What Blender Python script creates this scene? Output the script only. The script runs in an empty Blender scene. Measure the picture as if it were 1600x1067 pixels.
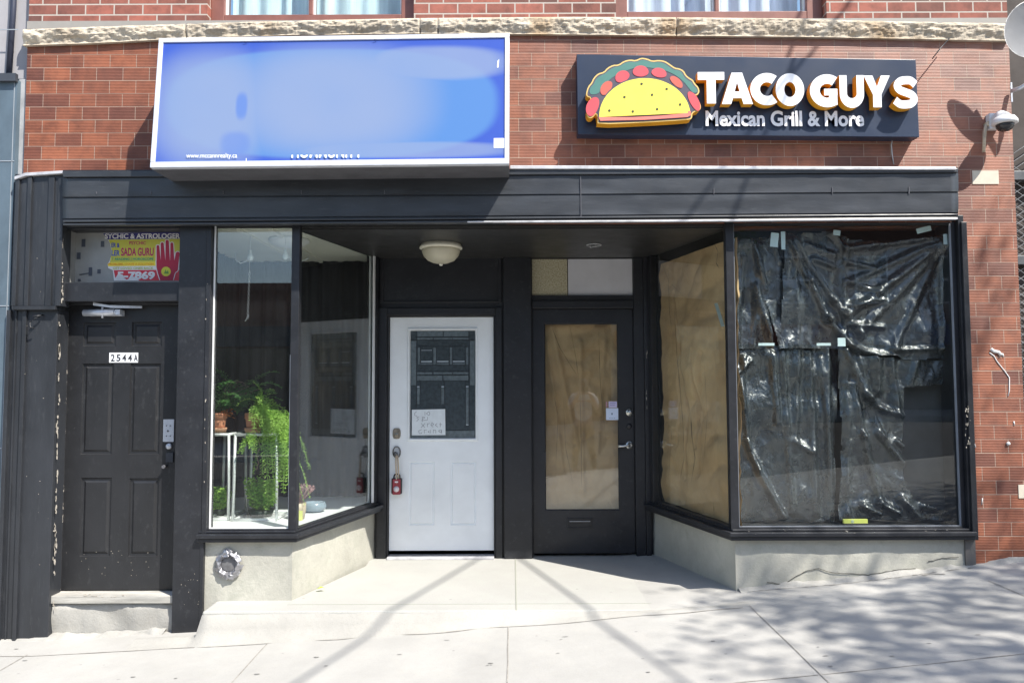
import bpy, bmesh, math, random
import numpy as np
from mathutils import Vector, Matrix, noise
random.seed(7)
SC = bpy.context.scene
COL = SC.collection
# ------------------------------------------------------------------ camera
FPX, W0, H0 = 1200.0, 1600.0, 1067.0
CAM = Vector((0.0, -5.3, 1.45))
PITCH, ROLL = math.radians(3.27), math.radians(0.2)
cd = bpy.data.cameras.new('camera'); cam = bpy.data.objects.new('camera', cd); COL.objects.link(cam)
cd.sensor_width = 36.0; cd.lens = 36.0 * FPX / W0; cd.clip_start = 0.05; cd.clip_end = 500
RM = Matrix.Rotation(math.radians(90) + PITCH, 3, 'X') @ Matrix.Rotation(-ROLL, 3, 'Z')
cam.location = CAM; cam.rotation_euler = RM.to_euler(); SC.camera = cam
# ------------------------------------------------------------------ light
SV = Vector((-1.06, 1.0, -1.87)); TO = -SV.normalized()
elev = math.asin(TO.z); az = math.atan2(TO.x, TO.y)
w = bpy.data.worlds.new('World'); SC.world = w; w.use_nodes = True
sky = w.node_tree.nodes.new('ShaderNodeTexSky'); sky.sky_type = 'NISHITA'; sky.sun_disc = False
sky.sun_elevation = elev; sky.sun_rotation = az; sky.air_density = 1.0; sky.dust_density = 1.0
bg = w.node_tree.nodes['Background']; bg.inputs['Strength'].default_value = 0.14
w.node_tree.links.new(sky.outputs[0], bg.inputs[0])
sl = bpy.data.lights.new('sun', 'SUN'); so = bpy.data.objects.new('sun', sl); COL.objects.link(so)
sl.energy = 4.8; sl.angle = math.radians(0.5); sl.color = (1.0, 0.95, 0.87)
so.rotation_euler = SV.to_track_quat('-Z', 'Y').to_euler(); so.location = (8, -8, 14)
vs = SC.view_settings; vs.view_transform = 'Standard'; vs.look = 'None'; vs.exposure = 0.9; vs.gamma = 1
# ------------------------------------------------------------------ helpers
def U(px, py, Y=0.0):
    d = RM @ Vector(((px - W0/2)/FPX, (H0/2 - py)/FPX, -1.0))
    return CAM + d * ((Y - CAM.y)/d.y)
def UZ(px, py, Z):
    d = RM @ Vector(((px - W0/2)/FPX, (H0/2 - py)/FPX, -1.0))
    return CAM + d * ((Z - CAM.z)/d.z)
def rct(x0, y0, x1, y1, Y=0.0):
    a, b = U(x0, (y0+y1)/2, Y), U(x1, (y0+y1)/2, Y)
    t, u = U((x0+x1)/2, y0, Y), U((x0+x1)/2, y1, Y)
    return a.x, b.x, u.z, t.z          # X0, X1, Z0, Z1
def box(bm, x0, x1, y0, y1, z0, z1, mi=0):
    v = [bm.verts.new((x, y, z)) for x in (x0, x1) for y in (y0, y1) for z in (z0, z1)]
    for q in ((0,1,3,2),(4,6,7,5),(0,4,5,1),(2,3,7,6),(0,2,6,4),(1,5,7,3)):
        f = bm.faces.new([v[i] for i in q]); f.material_index = mi
    return v
def pbox(bm, r, Yf, Yb, mi=0, Yp=None):
    X0, X1, Z0, Z1 = rct(*r, Yf if Yp is None else Yp)
    box(bm, X0, X1, Yf, Yb, Z0, Z1, mi)
def quadp(bm, pts, Yf, Yb, mi=0, ms=None):   # outline given in picture points on plane Yf, extruded back to Yb
    f = [U(p[0], p[1], Yf) for p in pts]
    return prism_xz(bm, [(p.x, p.z) for p in f], Yf, Yb, mi, ms)
def prism_xz(bm, pts, Yf, Yb, mi=0, ms=None):
    ms = mi if ms is None else ms
    a = [bm.verts.new((x, Yf, z)) for x, z in pts]; b = [bm.verts.new((x, Yb, z)) for x, z in pts]
    n = len(pts)
    f = bm.faces.new(a); f.material_index = mi
    f2 = bm.faces.new(b[::-1]); f2.material_index = mi
    for i in range(n):
        g = bm.faces.new((a[i], b[i], b[(i+1) % n], a[(i+1) % n])); g.material_index = ms
    return f
def prism_xy(bm, pts, z0, z1, mi=0):
    a = [bm.verts.new((x, y, z0)) for x, y in pts]; b = [bm.verts.new((x, y, z1)) for x, y in pts]
    n = len(pts); bm.faces.new(a[::-1]).material_index = mi; bm.faces.new(b).material_index = mi
    for i in range(n):
        bm.faces.new((a[i], a[(i+1) % n], b[(i+1) % n], b[i])).material_index = mi
def tube(bm, pts, r, n=8, mi=0, r2=None):
    pts = [Vector(p) for p in pts]; rings = []
    for i, p in enumerate(pts):
        d = (pts[min(i+1, len(pts)-1)] - pts[max(i-1, 0)])
        d = d.normalized() if d.length > 1e-9 else Vector((0,0,1))
        u = d.cross(Vector((0.13,0.21,1)) if abs(d.z) < .9 else Vector((1,0.1,0))).normalized(); v = d.cross(u)
        rr = r if r2 is None else r + (r2-r)*i/(len(pts)-1)
        rings.append([bm.verts.new(p + (u*math.cos(a) + v*math.sin(a))*rr) for a in [2*math.pi*k/n for k in range(n)]])
    for i in range(len(rings)-1):
        for k in range(n):
            f = bm.faces.new((rings[i][k], rings[i][(k+1)%n], rings[i+1][(k+1)%n], rings[i+1][k])); f.material_index = mi; f.smooth = True
    bm.faces.new(rings[0][::-1]).material_index = mi; bm.faces.new(rings[-1]).material_index = mi
def lathe(bm, c, prof, n=32, mi=0, axis='Z'):
    c = Vector(c); rings = []
    for r, h in prof:
        ring = []
        for k in range(n):
            a = 2*math.pi*k/n
            if axis == 'Z': p = Vector((r*math.cos(a), r*math.sin(a), h))
            else: p = Vector((r*math.cos(a), -h, r*math.sin(a)))
            ring.append(bm.verts.new(c + p))
        rings.append(ring)
    for i in range(len(rings)-1):
        for k in range(n):
            f = bm.faces.new((rings[i][k], rings[i][(k+1)%n], rings[i+1][(k+1)%n], rings[i+1][k])); f.material_index = mi; f.smooth = True
    bm.faces.new(rings[0][::-1]).material_index = mi; bm.faces.new(rings[-1]).material_index = mi
SPLIT = {'metal_flashing','fascia_seam','tape_residue','bevelled_glass','textured_glass','fascia_board','fascia_trim','sash','interior_wall','panel_joint','glazing_bead','paint_splash','wire_end','door_casing','transom_window','pane_pair'}
def islands(bm):
    seen = set(); out = []
    for f in bm.faces:
        if f.index in seen: continue
        st = [f]; seen.add(f.index); comp = []
        while st:
            g = st.pop(); comp.append(g)
            for v in g.verts:
                for h in v.link_faces:
                    if h.index not in seen: seen.add(h.index); st.append(h)
        out.append(comp)
    return out
def obj(name, bm, mats, parent=None, bevel=0, recalc=True):
    if name in SPLIT and not isinstance(bm, bpy.types.Mesh):
        bm.faces.ensure_lookup_table(); bm.faces.index_update(); comps = islands(bm)
        if len(comps) > 1:
            first = None
            for c_ in comps:
                nb_ = bmesh.new(); mp_ = {}
                for f in c_:
                    for v in f.verts:
                        if v.index not in mp_ or True:
                            if v not in mp_: mp_[v] = nb_.verts.new(v.co)
                    g = nb_.faces.new([mp_[v] for v in f.verts]); g.material_index = f.material_index; g.smooth = f.smooth
                o_ = _obj(name, nb_, mats, parent, bevel, recalc); first = first or o_
            bm.free(); return first
    return _obj(name, bm, mats, parent, bevel, recalc)
def _obj(name, bm, mats, parent=None, bevel=0, recalc=True):
    if isinstance(bm, bpy.types.Mesh): me = bm; me.name = name
    else:
        if recalc: bmesh.ops.recalc_face_normals(bm, faces=bm.faces)
        me = bpy.data.meshes.new(name); bm.to_mesh(me); bm.free()
    if not isinstance(mats, (list, tuple)): mats = [mats]
    for m in mats: me.materials.append(m)
    o = bpy.data.objects.new(name, me); COL.objects.link(o)
    if parent is not None: child(o, parent)
    else:                                   # origin at the base of the thing
        co = [v.co for v in me.vertices]
        c = Vector(((min(p.x for p in co)+max(p.x for p in co))/2, (min(p.y for p in co)+max(p.y for p in co))/2, min(p.z for p in co)))
        me.transform(Matrix.Translation(-c)); o.location = c
    if bevel:
        b = o.modifiers.new('edge', 'BEVEL'); b.width = bevel; b.segments = 2; b.limit_method = 'ANGLE'
    return o
ROOTLOC = {}
def child(o, parent):
    o.parent = parent
    m = Matrix.Identity(4); p = parent
    while p is not None:
        m = Matrix.Translation(p.location) @ (p.matrix_parent_inverse if p.parent else Matrix.Identity(4)) if False else m
        p = p.parent
    root = parent
    while root.parent is not None: root = root.parent
    if parent is root: o.matrix_parent_inverse = Matrix.Translation(-root.location)
def thing(name, label, cat, loc, group=None):
    o = bpy.data.objects.new(name, None); COL.objects.link(o); o.location = loc; o.empty_display_size = .1
    return tag(o, label, cat, group)
def tag(o, label=None, cat=None, group=None, kind=None):
    if label: o['label'] = label
    if cat: o['category'] = cat
    if group: o['group'] = group
    if kind: o['kind'] = kind
    return o
def BM(): return bmesh.new()
def textmesh(s, r, Y, depth=0.002, bold=0.0, fit=True, sep=1.0, corners=None, tilt=0.0):
    """lettering scaled into picture rectangle r=(x0,y0,x1,y1) on plane Y, standing `depth` proud"""
    cu = bpy.data.curves.new('t', 'FONT'); cu.body = s; cu.offset = bold; cu.size = 1; cu.space_character = sep; cu.resolution_u = 4
    o = bpy.data.objects.new('t', cu); COL.objects.link(o); bpy.context.view_layer.update()
    me = bpy.data.meshes.new_from_object(o.evaluated_get(bpy.context.evaluated_depsgraph_get()))
    bpy.data.objects.remove(o); bpy.data.curves.remove(cu)
    bm = BM(); bm.from_mesh(me); bpy.data.meshes.remove(me)
    bmesh.ops.remove_doubles(bm, verts=bm.verts, dist=1e-5)
    xs = [v.co.x for v in bm.verts]; ys = [v.co.y for v in bm.verts]
    x0, x1, y0, y1 = min(xs), max(xs), min(ys), max(ys)
    X0, X1, Z0, Z1 = rct(*r, Y)
    for f in bm.faces: f.smooth = False
    for v in bm.verts:
        u = (v.co.x-x0)/(x1-x0); t = (v.co.y-y0)/(y1-y0)
        v.co = Vector((X0+(X1-X0)*u, Y, Z0+(Z1-Z0)*t + tilt*u))
    if depth > 0:
        fs = list(bm.faces)
        ret = bmesh.ops.extrude_face_region(bm, geom=fs)
        nv = [g for g in ret['geom'] if isinstance(g, bmesh.types.BMVert)]
        for v in nv: v.co.y += depth
        bmesh.ops.recalc_face_normals(bm, faces=bm.faces); bm.normal_update()
    return bm
def merge(a, b, mi=None):
    me = bpy.data.meshes.new('m'); 
    if mi is not None:
        for f in b.faces: f.material_index = mi
    b.to_mesh(me); a.from_mesh(me); bpy.data.meshes.remove(me); b.free()
# ------------------------------------------------------------------ materials
class M:
    def __init__(s, name):
        s.m = bpy.data.materials.new(name); s.m.use_nodes = True; s.t = s.m.node_tree
        s.b = s.t.nodes['Principled BSDF']; s.n = s.t.nodes; s.l = s.t.links; s.co = None
    def coord(s, sc=(1,1,1)):
        g = s.n.new('ShaderNodeNewGeometry'); mp = s.n.new('ShaderNodeMapping'); mp.inputs['Scale'].default_value = sc
        s.l.new(g.outputs['Position'], mp.inputs[0]); return mp.outputs[0]
    def noise(s, scale, detail=4, sc=(1,1,1), rough=.6, dist=0):
        t = s.n.new('ShaderNodeTexNoise'); t.inputs['Scale'].default_value = scale; t.inputs['Detail'].default_value = detail
        t.inputs['Roughness'].default_value = rough; t.inputs['Distortion'].default_value = dist
        s.l.new(s.coord(sc), t.inputs['Vector']); return t.outputs['Fac']
    def ramp(s, fac, stops, interp='LINEAR'):
        r = s.n.new('ShaderNodeValToRGB'); r.color_ramp.interpolation = interp; e = r.color_ramp.elements
        while len(e) < len(stops): e.new(.5)
        for k, (p, c) in enumerate(stops):
            e[k].position = p; e[k].color = (*c, 1) if len(c) == 3 else c
        s.l.new(fac, r.inputs[0]); return r.outputs[0]
    def mix(s, fac, a, b, mode='MIX'):
        x = s.n.new('ShaderNodeMix'); x.data_type = 'RGBA'; x.blend_type = mode
        for i, v in ((0, fac), (6, a), (7, b)):
            if hasattr(v, 'is_output') or isinstance(v, bpy.types.NodeSocket): s.l.new(v, x.inputs[i])
            else: x.inputs[i].default_value = v if i == 0 else (*v, 1)
        return x.outputs[2]
    def math(s, op, a, b=0.0):
        x = s.n.new('ShaderNodeMath'); x.operation = op
        for i, v in ((0, a), (1, b)):
            if isinstance(v, bpy.types.NodeSocket): s.l.new(v, x.inputs[i])
            else: x.inputs[i].default_value = v
        return x.outputs[0]
    def bump(s, h, strength=.3, dist=.01, prev=None):
        x = s.n.new('ShaderNodeBump'); x.inputs['Strength'].default_value = strength; x.inputs['Distance'].default_value = dist
        s.l.new(h, x.inputs['Height'])
        if prev: s.l.new(prev, x.inputs['Normal'])
        return x.outputs[0]
    def set(s, color=None, rough=None, normal=None, metal=None, spec=None, **k):
        for key, v in (('Base Color', color), ('Roughness', rough), ('Normal', normal), ('Metallic', metal), ('Specular IOR Level', spec)):
            if v is None: continue
            if isinstance(v, bpy.types.NodeSocket): s.l.new(v, s.b.inputs[key])
            elif key == 'Base Color': s.b.inputs[key].default_value = (*v, 1)
            else: s.b.inputs[key].default_value = v
        return s.m
def plain(name, c, rough=.5, var=.18, scale=6, metal=0, bump=.08, bscale=60, spec=.5, sc=(1,1,1)):
    m = M(name); f = m.noise(scale, 5, sc)
    lo = tuple(x*(1-var) for x in c); hi = tuple(min(1, x*(1+var)) for x in c)
    col = m.ramp(f, [(.3, lo), (.7, hi)])
    nb = m.bump(m.noise(bscale, 3), bump, .004)
    r = m.math('ADD', m.math('MULTIPLY', m.noise(scale*2.3, 3), .2), rough-.1)
    return m.set(col, r, nb, metal, spec)
def tile_mat(name, ca, cb, mort, bw, rh, ms, ribs, off=(0,0), pale_z=None):
    m = M(name)
    g = m.n.new('ShaderNodeNewGeometry'); sp = m.n.new('ShaderNodeSeparateXYZ'); m.l.new(g.outputs['Position'], sp.inputs[0])
    cb_ = m.n.new('ShaderNodeCombineXYZ')
    m.l.new(m.math('ADD', m.math('ADD', sp.outputs[0], m.math('MULTIPLY', sp.outputs[1], 1.0)), 40+off[0]), cb_.inputs[0])
    m.l.new(m.math('ADD', sp.outputs[2], 20+off[1]), cb_.inputs[1])
    br = m.n.new('ShaderNodeTexBrick'); m.l.new(cb_.outputs[0], br.inputs['Vector'])
    br.inputs['Scale'].default_value = 1; br.inputs['Brick Width'].default_value = bw; br.inputs['Row Height'].default_value = rh
    br.inputs['Mortar Size'].default_value = ms; br.inputs['Mortar Smooth'].default_value = .15; br.inputs['Bias'].default_value = 0
    br.inputs['Color1'].default_value = (0,0,0,1); br.inputs['Color2'].default_value = (1,1,1,1); br.inputs['Mortar'].default_value = (.5,.5,.5,1)
    br.offset = .5
    col = m.ramp(br.outputs['Color'], [(0, cb), (.25, tuple((a*.55+b*.45) for a, b in zip(ca, cb))), (.7, ca), (1, tuple(x*1.18 for x in ca))])
    n1 = m.noise(9, 5); n2 = m.noise(1.1, 3)
    col = m.mix(m.math('MULTIPLY', m.ramp(n1, [(.42, (0,0,0)), (.7, (1,1,1))]), .6), col, tuple(x*.45 for x in cb))
    col = m.mix(m.math('MULTIPLY', m.ramp(n2, [(.42, (0,0,0)), (.7, (1,1,1))]), .35), col, tuple(min(1, x*1.25+.03) for x in ca))
    if pale_z:
        hz = m.n.new('ShaderNodeMapRange'); m.l.new(sp.outputs[2], hz.inputs[0]); hz.inputs[1].default_value = pale_z[0]; hz.inputs[2].default_value = pale_z[1]
        hx = m.n.new('ShaderNodeMapRange'); m.l.new(sp.outputs[0], hx.inputs[0]); hx.inputs[1].default_value = -1.5; hx.inputs[2].default_value = 3.2
        k = m.math('MULTIPLY', hz.outputs[0], m.math('ADD', m.math('MULTIPLY', hx.outputs[0], .75), .1))
        k = m.math('MULTIPLY', k, m.ramp(m.noise(4.5, 4, (1,1,2.5)), [(.3, (.35,)*3), (.65, (1,1,1))]))
        col = m.mix(m.math('MULTIPLY', k, .62), col, (.50, .33, .28))  # paler and pinker towards the top and the right
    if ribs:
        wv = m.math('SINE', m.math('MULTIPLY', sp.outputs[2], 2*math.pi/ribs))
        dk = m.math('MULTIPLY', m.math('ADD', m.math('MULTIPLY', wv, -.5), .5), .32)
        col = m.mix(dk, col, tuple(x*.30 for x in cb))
    col = m.mix(br.outputs['Fac'], col, mort)
    h = m.math('MULTIPLY', br.outputs['Fac'], -1.0)
    nb = m.bump(h, .7, .006); nb = m.bump(m.noise(70, 4), .25, .004, nb)
    if ribs: nb = m.bump(wv, .5, .0015, nb)
    return m.set(col, .55 if ribs else .8, nb, spec=.4)
def glass_mat(name, tint=(.93,.97,.95), refl=1.0, haze=0.0, f0=.045):
    m = M(name); nt = m.t; nt.nodes.remove(m.b)
    tr = m.n.new('ShaderNodeBsdfTransparent'); tr.inputs[0].default_value = (*tint, 1)
    gl = m.n.new('ShaderNodeBsdfGlossy'); gl.inputs['Roughness'].default_value = .0; gl.inputs[0].default_value = (refl, refl, refl, 1)
    g = m.n.new('ShaderNodeNewGeometry'); dt = m.n.new('ShaderNodeVectorMath'); dt.operation = 'DOT_PRODUCT'; m.l.new(g.outputs['Normal'], dt.inputs[0]); m.l.new(g.outputs['Incoming'], dt.inputs[1])
    cs = m.math('SUBTRACT', 1.0, m.math('ABSOLUTE', dt.outputs['Value'])); fz = m.math('ADD', m.math('MULTIPLY', m.math('POWER', cs, 5.0), 1-f0), f0)
    mx = m.n.new('ShaderNodeMixShader'); m.l.new(fz, mx.inputs[0]); m.l.new(tr.outputs[0], mx.inputs[1]); m.l.new(gl.outputs[0], mx.inputs[2])
    last = mx.outputs[0]
    if haze:
        df = m.n.new('ShaderNodeBsdfDiffuse'); df.inputs[0].default_value = (.7,.72,.74,1)
        m2 = m.n.new('ShaderNodeMixShader'); m.l.new(m.math('MULTIPLY', m.ramp(m.noise(3, 6, (1,1,.5), .7), [(.35,(0.2,)*3),(.75,(1,1,1))]), haze), m2.inputs[0])
        m.l.new(last, m2.inputs[1]); m.l.new(df.outputs[0], m2.inputs[2]); last = m2.outputs[0]
    m.l.new(last, nt.nodes['Material Output'].inputs[0]); return m.m
def paint_black(name, base, chips=.0, rough=.42, streak=(1,1,1)):
    m = M(name); f = m.noise(5, 6, streak, .65)
    col = m.ramp(f, [(.3, tuple(x*.72 for x in base)), (.72, tuple(x*1.45 for x in base))])
    dust = m.ramp(m.noise(26, 6, streak, .7), [(.56, (0,0,0)), (.82, (1,1,1))])
    col = m.mix(m.math('MULTIPLY', dust, .34), col, (.13,.135,.14))
    sc1 = m.ramp(m.noise(34, 8, (1,1,.5), .8), [(.665,(0,0,0)),(.70,(1,1,1))]); col = m.mix(m.math('MULTIPLY', sc1, .5), col, (.24,.23,.22))
    lg = m.ramp(m.noise(.9, 4), [(.4,(0,0,0)),(.65,(1,1,1))]); col = m.mix(m.math('MULTIPLY', lg, .5), col, tuple(x*1.9 for x in base))
    if chips:
        ch = m.ramp(m.noise(19, 8, (1,1,.6), .75), [(.70-chips*.12, (0,0,0)), (.715-chips*.12, (1,1,1))])
        col = m.mix(ch, col, (.42,.38,.33))
    nb = m.bump(m.noise(14, 4, streak), .25, .006); nb = m.bump(m.noise(120, 2), .12, .002, nb)
    return m.set(col, m.math('ADD', m.math('MULTIPLY', m.noise(8, 4), .25), rough-.12), nb, spec=.45)
def concrete(name, base, dark=.25, speck=0, bump=.35, stain=(.25,.27,.24), sfac=.3):
    m = M(name)
    col = m.ramp(m.noise(1.3, 6, rough=.65), [(.3, tuple(x*(1-dark) for x in base)), (.7, base)])
    col = m.mix(m.math('MULTIPLY', m.ramp(m.noise(5, 8, rough=.7), [(.5,(0,0,0)),(.8,(1,1,1))]), sfac), col, stain)
    col = m.mix(m.math('MULTIPLY', m.ramp(m.noise(160, 3), [(.55,(0,0,0)),(.75,(1,1,1))]), .25+speck), col, tuple(x*.45 for x in base))
    vo = m.n.new('ShaderNodeTexVoronoi'); vo.inputs['Scale'].default_value = 4.2; m.l.new(m.coord(), vo.inputs['Vector'])
    spot = m.ramp(vo.outputs['Distance'], [(.035,(1,1,1)),(.05,(0,0,0))])
    col = m.mix(m.math('MULTIPLY', spot, .45), col, tuple(x*.4 for x in base))
    nb = m.bump(m.noise(40, 6, rough=.7), bump, .006)
    return m.set(col, .85, nb, spec=.3)
black = paint_black('black_painted_wood', (.0135,.0145,.0175))
black_chip = paint_black('weathered_black_paint', (.022,.023,.026), chips=1.0)
black_metal = paint_black('black_painted_sheet_metal', (.030,.033,.038), rough=.36, streak=(.35,1,1.6))
black_flash = paint_black('black_flashing', (.021,.023,.027), rough=.4, streak=(1.5,1,.3))
black_door = paint_black('black_door_paint', (.013,.0135,.015), rough=.42, streak=(1,1,.6))
tilem = tile_mat('ribbed_red_wall_tile', (.305,.100,.048), (.125,.042,.030), (.36,.26,.20),   .186, .0938, .0023, .0108, off=(.03,.035), pale_z=(2.6,3.9))
brickm = tile_mat('red_clay_brick', (.30,.10,.07), (.11,.055,.045), (.44,.39,.34), .203, .0762, .0055, 0, off=(.06,.0))
def stone_mat():
    m = M('rock_faced_limestone')
    col = m.ramp(m.noise(6, 8, rough=.7), [(.3, (.33,.275,.205)), (.5, (.49,.425,.335)), (.7, (.60,.535,.43))])
    col = m.mix(m.math('MULTIPLY', m.ramp(m.noise(2.2, 5), [(.58,(0,0,0)),(.7,(1,1,1))]), .55), col, (.34,.22,.11))
    col = m.mix(m.math('MULTIPLY', m.ramp(m.noise(30, 6, rough=.8), [(.5,(0,0,0)),(.75,(1,1,1))]), .4), col, (.14,.13,.11))
    nb = m.bump(m.noise(28, 6, rough=.65), .5, .015)
    return m.set(col, .9, nb, spec=.2)
stonem = stone_mat()
stucco = concrete('pale_green_stucco', (.48,.47,.41), .35, .1, .6, (.22,.235,.19), .6)
walk = concrete('pavement_concrete', (.41,.402,.38), .22, .05, .3, (.40,.38,.34), .35)
terraz = concrete('terrazzo_entrance_floor', (.40,.395,.37), .14, .45, .2, (.36,.40,.35), .35)
apron = concrete('patched_concrete', (.40,.39,.36), .3, .1, .6, (.34,.32,.28), .5)
asphalt = concrete('asphalt', (.06,.06,.062), .2, .2, .5, (.04,.04,.04), .3)
alu = plain('brushed_aluminium', (.62,.64,.68), .35, .12, 9, .55)
alu_lt = plain('pale_flashing_metal', (.50,.50,.52), .45, .25, 12, .2)
chrome = plain('satin_nickel', (.60,.60,.58), .25, .1, 20, .9)
brown_paint = plain('brown_window_paint', (.21,.085,.065), .45, .15, 10)
white_paint = plain('white_door_paint', (.83,.865,.89), .4, .06, 3, bump=.05)
white_trim = plain('white_trim_paint', (.74,.75,.76), .5, .1, 8)
cream = plain('cream_ceiling_paint', (.74,.73,.64), .6, .06, 3)
winglass = glass_mat('window_glass'); shopglass = glass_mat('shop_window_glass', (.95,.97,.965), 1.0, .008, .062); rightglass = glass_mat('taped_window_glass', (.95,.97,.965), 1.0, .002, .034)
curtain_white = plain('sheer_curtain_cloth', (.62,.74,.82), .9, .15, 12, sc=(3,1,.3))
dark_in = plain('dark_interior_wall', (.012,.013,.016), .9, .2, 3)
drape = plain('black_curtain_cloth', (.010,.0105,.014), .85, .4, 10, sc=(3,3,.2))
white_in = plain('white_interior_paint', (.72,.73,.72), .6, .05, 3)
sign_navy = plain('navy_sign_panel', (.018,.030,.060), .38, .06, 3, bump=.02)
sign_white = plain('white_sign_acrylic', (.86,.86,.88), .35, .03, 4, bump=.01)
sign_gold = plain('golden_letter_side', (.72,.33,.015), .4, .06, 8, bump=.02)
def flat(name, c, rough=.5): return plain(name, c, rough, .06, 14, bump=.02)
slate = plain('blue_grey_wall_panel', (.085,.12,.15), .5, .25, 5, sc=(1,1,.5))
grey_metal = plain('grey_metal', (.36,.37,.38), .5, .2, 8)
# ================================================================== THE SETTING
def swz(x, y):     # height of the pavement: climbs to the right, falls a little to the street
    xx = max(-7, min(7, x))
    return -.07 + .0726*xx + .00589*xx*xx*(1 if abs(x) < 5 else .8) - .012*max(0, -y-.25)
bm = BM(); xs = [-60,-30,-15,-9,-6]+[-5+.25*i for i in range(41)]+[6,9,15,30,60]; ys = [3.0,1.5,.4,0,-.25,-.5,-1,-1.5,-2,-2.5,-3,-3.5,-4,-4.6,-5.2]
def gz(x, y): return swz(x, y)
grid = [[bm.verts.new((x, y, gz(x, y)-(.35 if y > 2 else 0))) for x in xs] for y in ys]
for j in range(len(ys)-1):
    for i in range(len(xs)-1): bm.faces.new((grid[j][i], grid[j+1][i], grid[j+1][i+1], grid[j][i+1]))
def grid_sheet(bm, x0, x1, y0, y1, off, nx=12, ny=4):
    g = [[bm.verts.new((x0+(x1-x0)*i/nx, y0+(y1-y0)*j/ny, swz(x0+(x1-x0)*i/nx, y0+(y1-y0)*j/ny)+off)) for i in range(nx+1)] for j in range(ny+1)]
    for j in range(ny):
        for i in range(nx): bm.faces.new((g[j][i], g[j][i+1], g[j+1][i+1], g[j+1][i]))
tag(obj('sidewalk', bm, walk), kind='structure')
jm = plain('joint_dirt', (.27,.255,.23), .95, .3, 20)
bm = BM()
for xj in (-6.1,-4.57,-3.07,-1.55,-.03,1.5,3.02,4.55,6.1):
    w_ = .0032; g = []
    for k in range(25):
        y = -.34-4.9*k/24; wob = .004*noise.noise(Vector((xj*3, y*5, 0)))
        g.append((bm.verts.new((xj-w_+wob, y, swz(xj, y)+.003)), bm.verts.new((xj+w_+wob, y, swz(xj, y)+.003))))
    for a, b in zip(g, g[1:]): bm.faces.new((a[0], a[1], b[1], b[0]))
def long_joint(y0, x0, x1, w_, amp=.006, f=3):
    g = []
    n = int((x1-x0)/.05)
    for k in range(n+1):
        x = x0+(x1-x0)*k/n; y = y0+amp*noise.noise(Vector((x*f, y0*7, 0)))*2; ww = w_*(.5+abs(noise.noise(Vector((x*4, 3, 1))))*1.6)
        g.append((bm.verts.new((x, y-ww, swz(x, y)+.003)), bm.verts.new((x, y+ww, swz(x, y)+.003))))
    for a, b in zip(g, g[1:]): bm.faces.new((a[0], b[0], b[1], a[1]))
long_joint(-1.47, -7, 7, .004, .002); long_joint(-2.97, -7, 7, .004, .002); long_joint(-.36, -3.3, 1.45, .006, .02, 2.5)
tag(obj('sidewalk_joint', bm, jm), kind='structure')
# kerb, road, far pavement
bm = BM(); n = 24
def strip(bm, y0, y1, z0, z1, x0=-60, x1=60, n=48):
    g = []
    for i in range(n+1):
        x = x0+(x1-x0)*i/n; b = swz(x, -5.2)
        g.append([bm.verts.new((x, y0, b+z0)), bm.verts.new((x, y1, b+z1))])
    for a, b in zip(g, g[1:]): bm.faces.new((a[0], b[0], b[1], a[1]))
strip(bm, -5.2, -5.35, 0, 0); strip(bm, -5.35, -5.352, 0, -.15)
tag(obj('kerb', bm, concrete('kerb_concrete', (.5,.49,.46))), kind='structure')
bm = BM(); strip(bm, -5.352, -15.0, -.14, -.14); tag(obj('road', bm, asphalt), kind='structure')
bm = BM(); strip(bm, -15.0, -15.002, -.14, 0); strip(bm, -15.002, -90, 0, 0); tag(obj('far_pavement', bm, walk), kind='structure')
# entrance floor and apron
xLf, xLb, xRf, xRb, YB = -1.50, -1.165, 1.515, 1.185, 1.2
bm = BM()
gy = []
prism_xy(bm, [(U(316,940,-.25).x, -.25), (xRf-.16, -.25), (xRf+.03, .0), (xRf+.0, .04), (xRb+.03, 1.0), (xRb+.05, 1.42), (xLb-.05, 1.42), (xLb-.03, 1.0), (xLf, .04), (U(316,940,-.25).x, .0)], -.45, 0.0)
tag(obj('entrance_floor', bm, terraz, bevel=.012), kind='structure')
bm = BM(); g = []
nx = 90
rows = [(-.252, lambda x: -.012), (-.275, lambda x: -.03), (-.31, lambda x: None), (-.36, lambda x: 9)]
g = []
for i in range(nx+1):
    x = -2.45 + (1.55+2.45)*i/nx; col = []
    for k, (y, t) in enumerate([(-.20,1.0),(-.252,.92),(-.275,.45),(-.31,.2),(-.37,-.02)]):
        b = swz(x, y); top = -.004 if x > -2.04 else b+.035; wob = .012*noise.noise(Vector((x*3.1, k*1.7, 2)))+.006*noise.noise(Vector((x*11, k*1.7, 2)))
        z = b+.001 + max(0, top-b)*max(0, t) + (wob if 0 < k < 4 else 0) - (.008 if t < 0 else 0)
        if k == 0: z = min(top-.004, z)
        col.append(bm.verts.new((x, y + (wob*.8 if 0<k else 0), z)))
    g.append(col)
for a, b in zip(g, g[1:]):
    for k in range(4): f = bm.faces.new((a[k], a[k+1], b[k+1], b[k])); f.smooth = True
tag(obj('concrete_apron', bm, apron), kind='structure')
bm = BM()                                     # joints of the terrazzo floor
for y in (-.10,):
    box(bm, -1.5, 1.3, y-.0025, y+.0025, -.02, .0025)
box(bm, -.002+U(700,900,.6).x*0+.02, .026, -.24, 1.25, -.02, .0026)
tag(obj('floor_joint', bm, flat('floor_joint_strip', (.32,.33,.28))), kind='structure')
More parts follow.
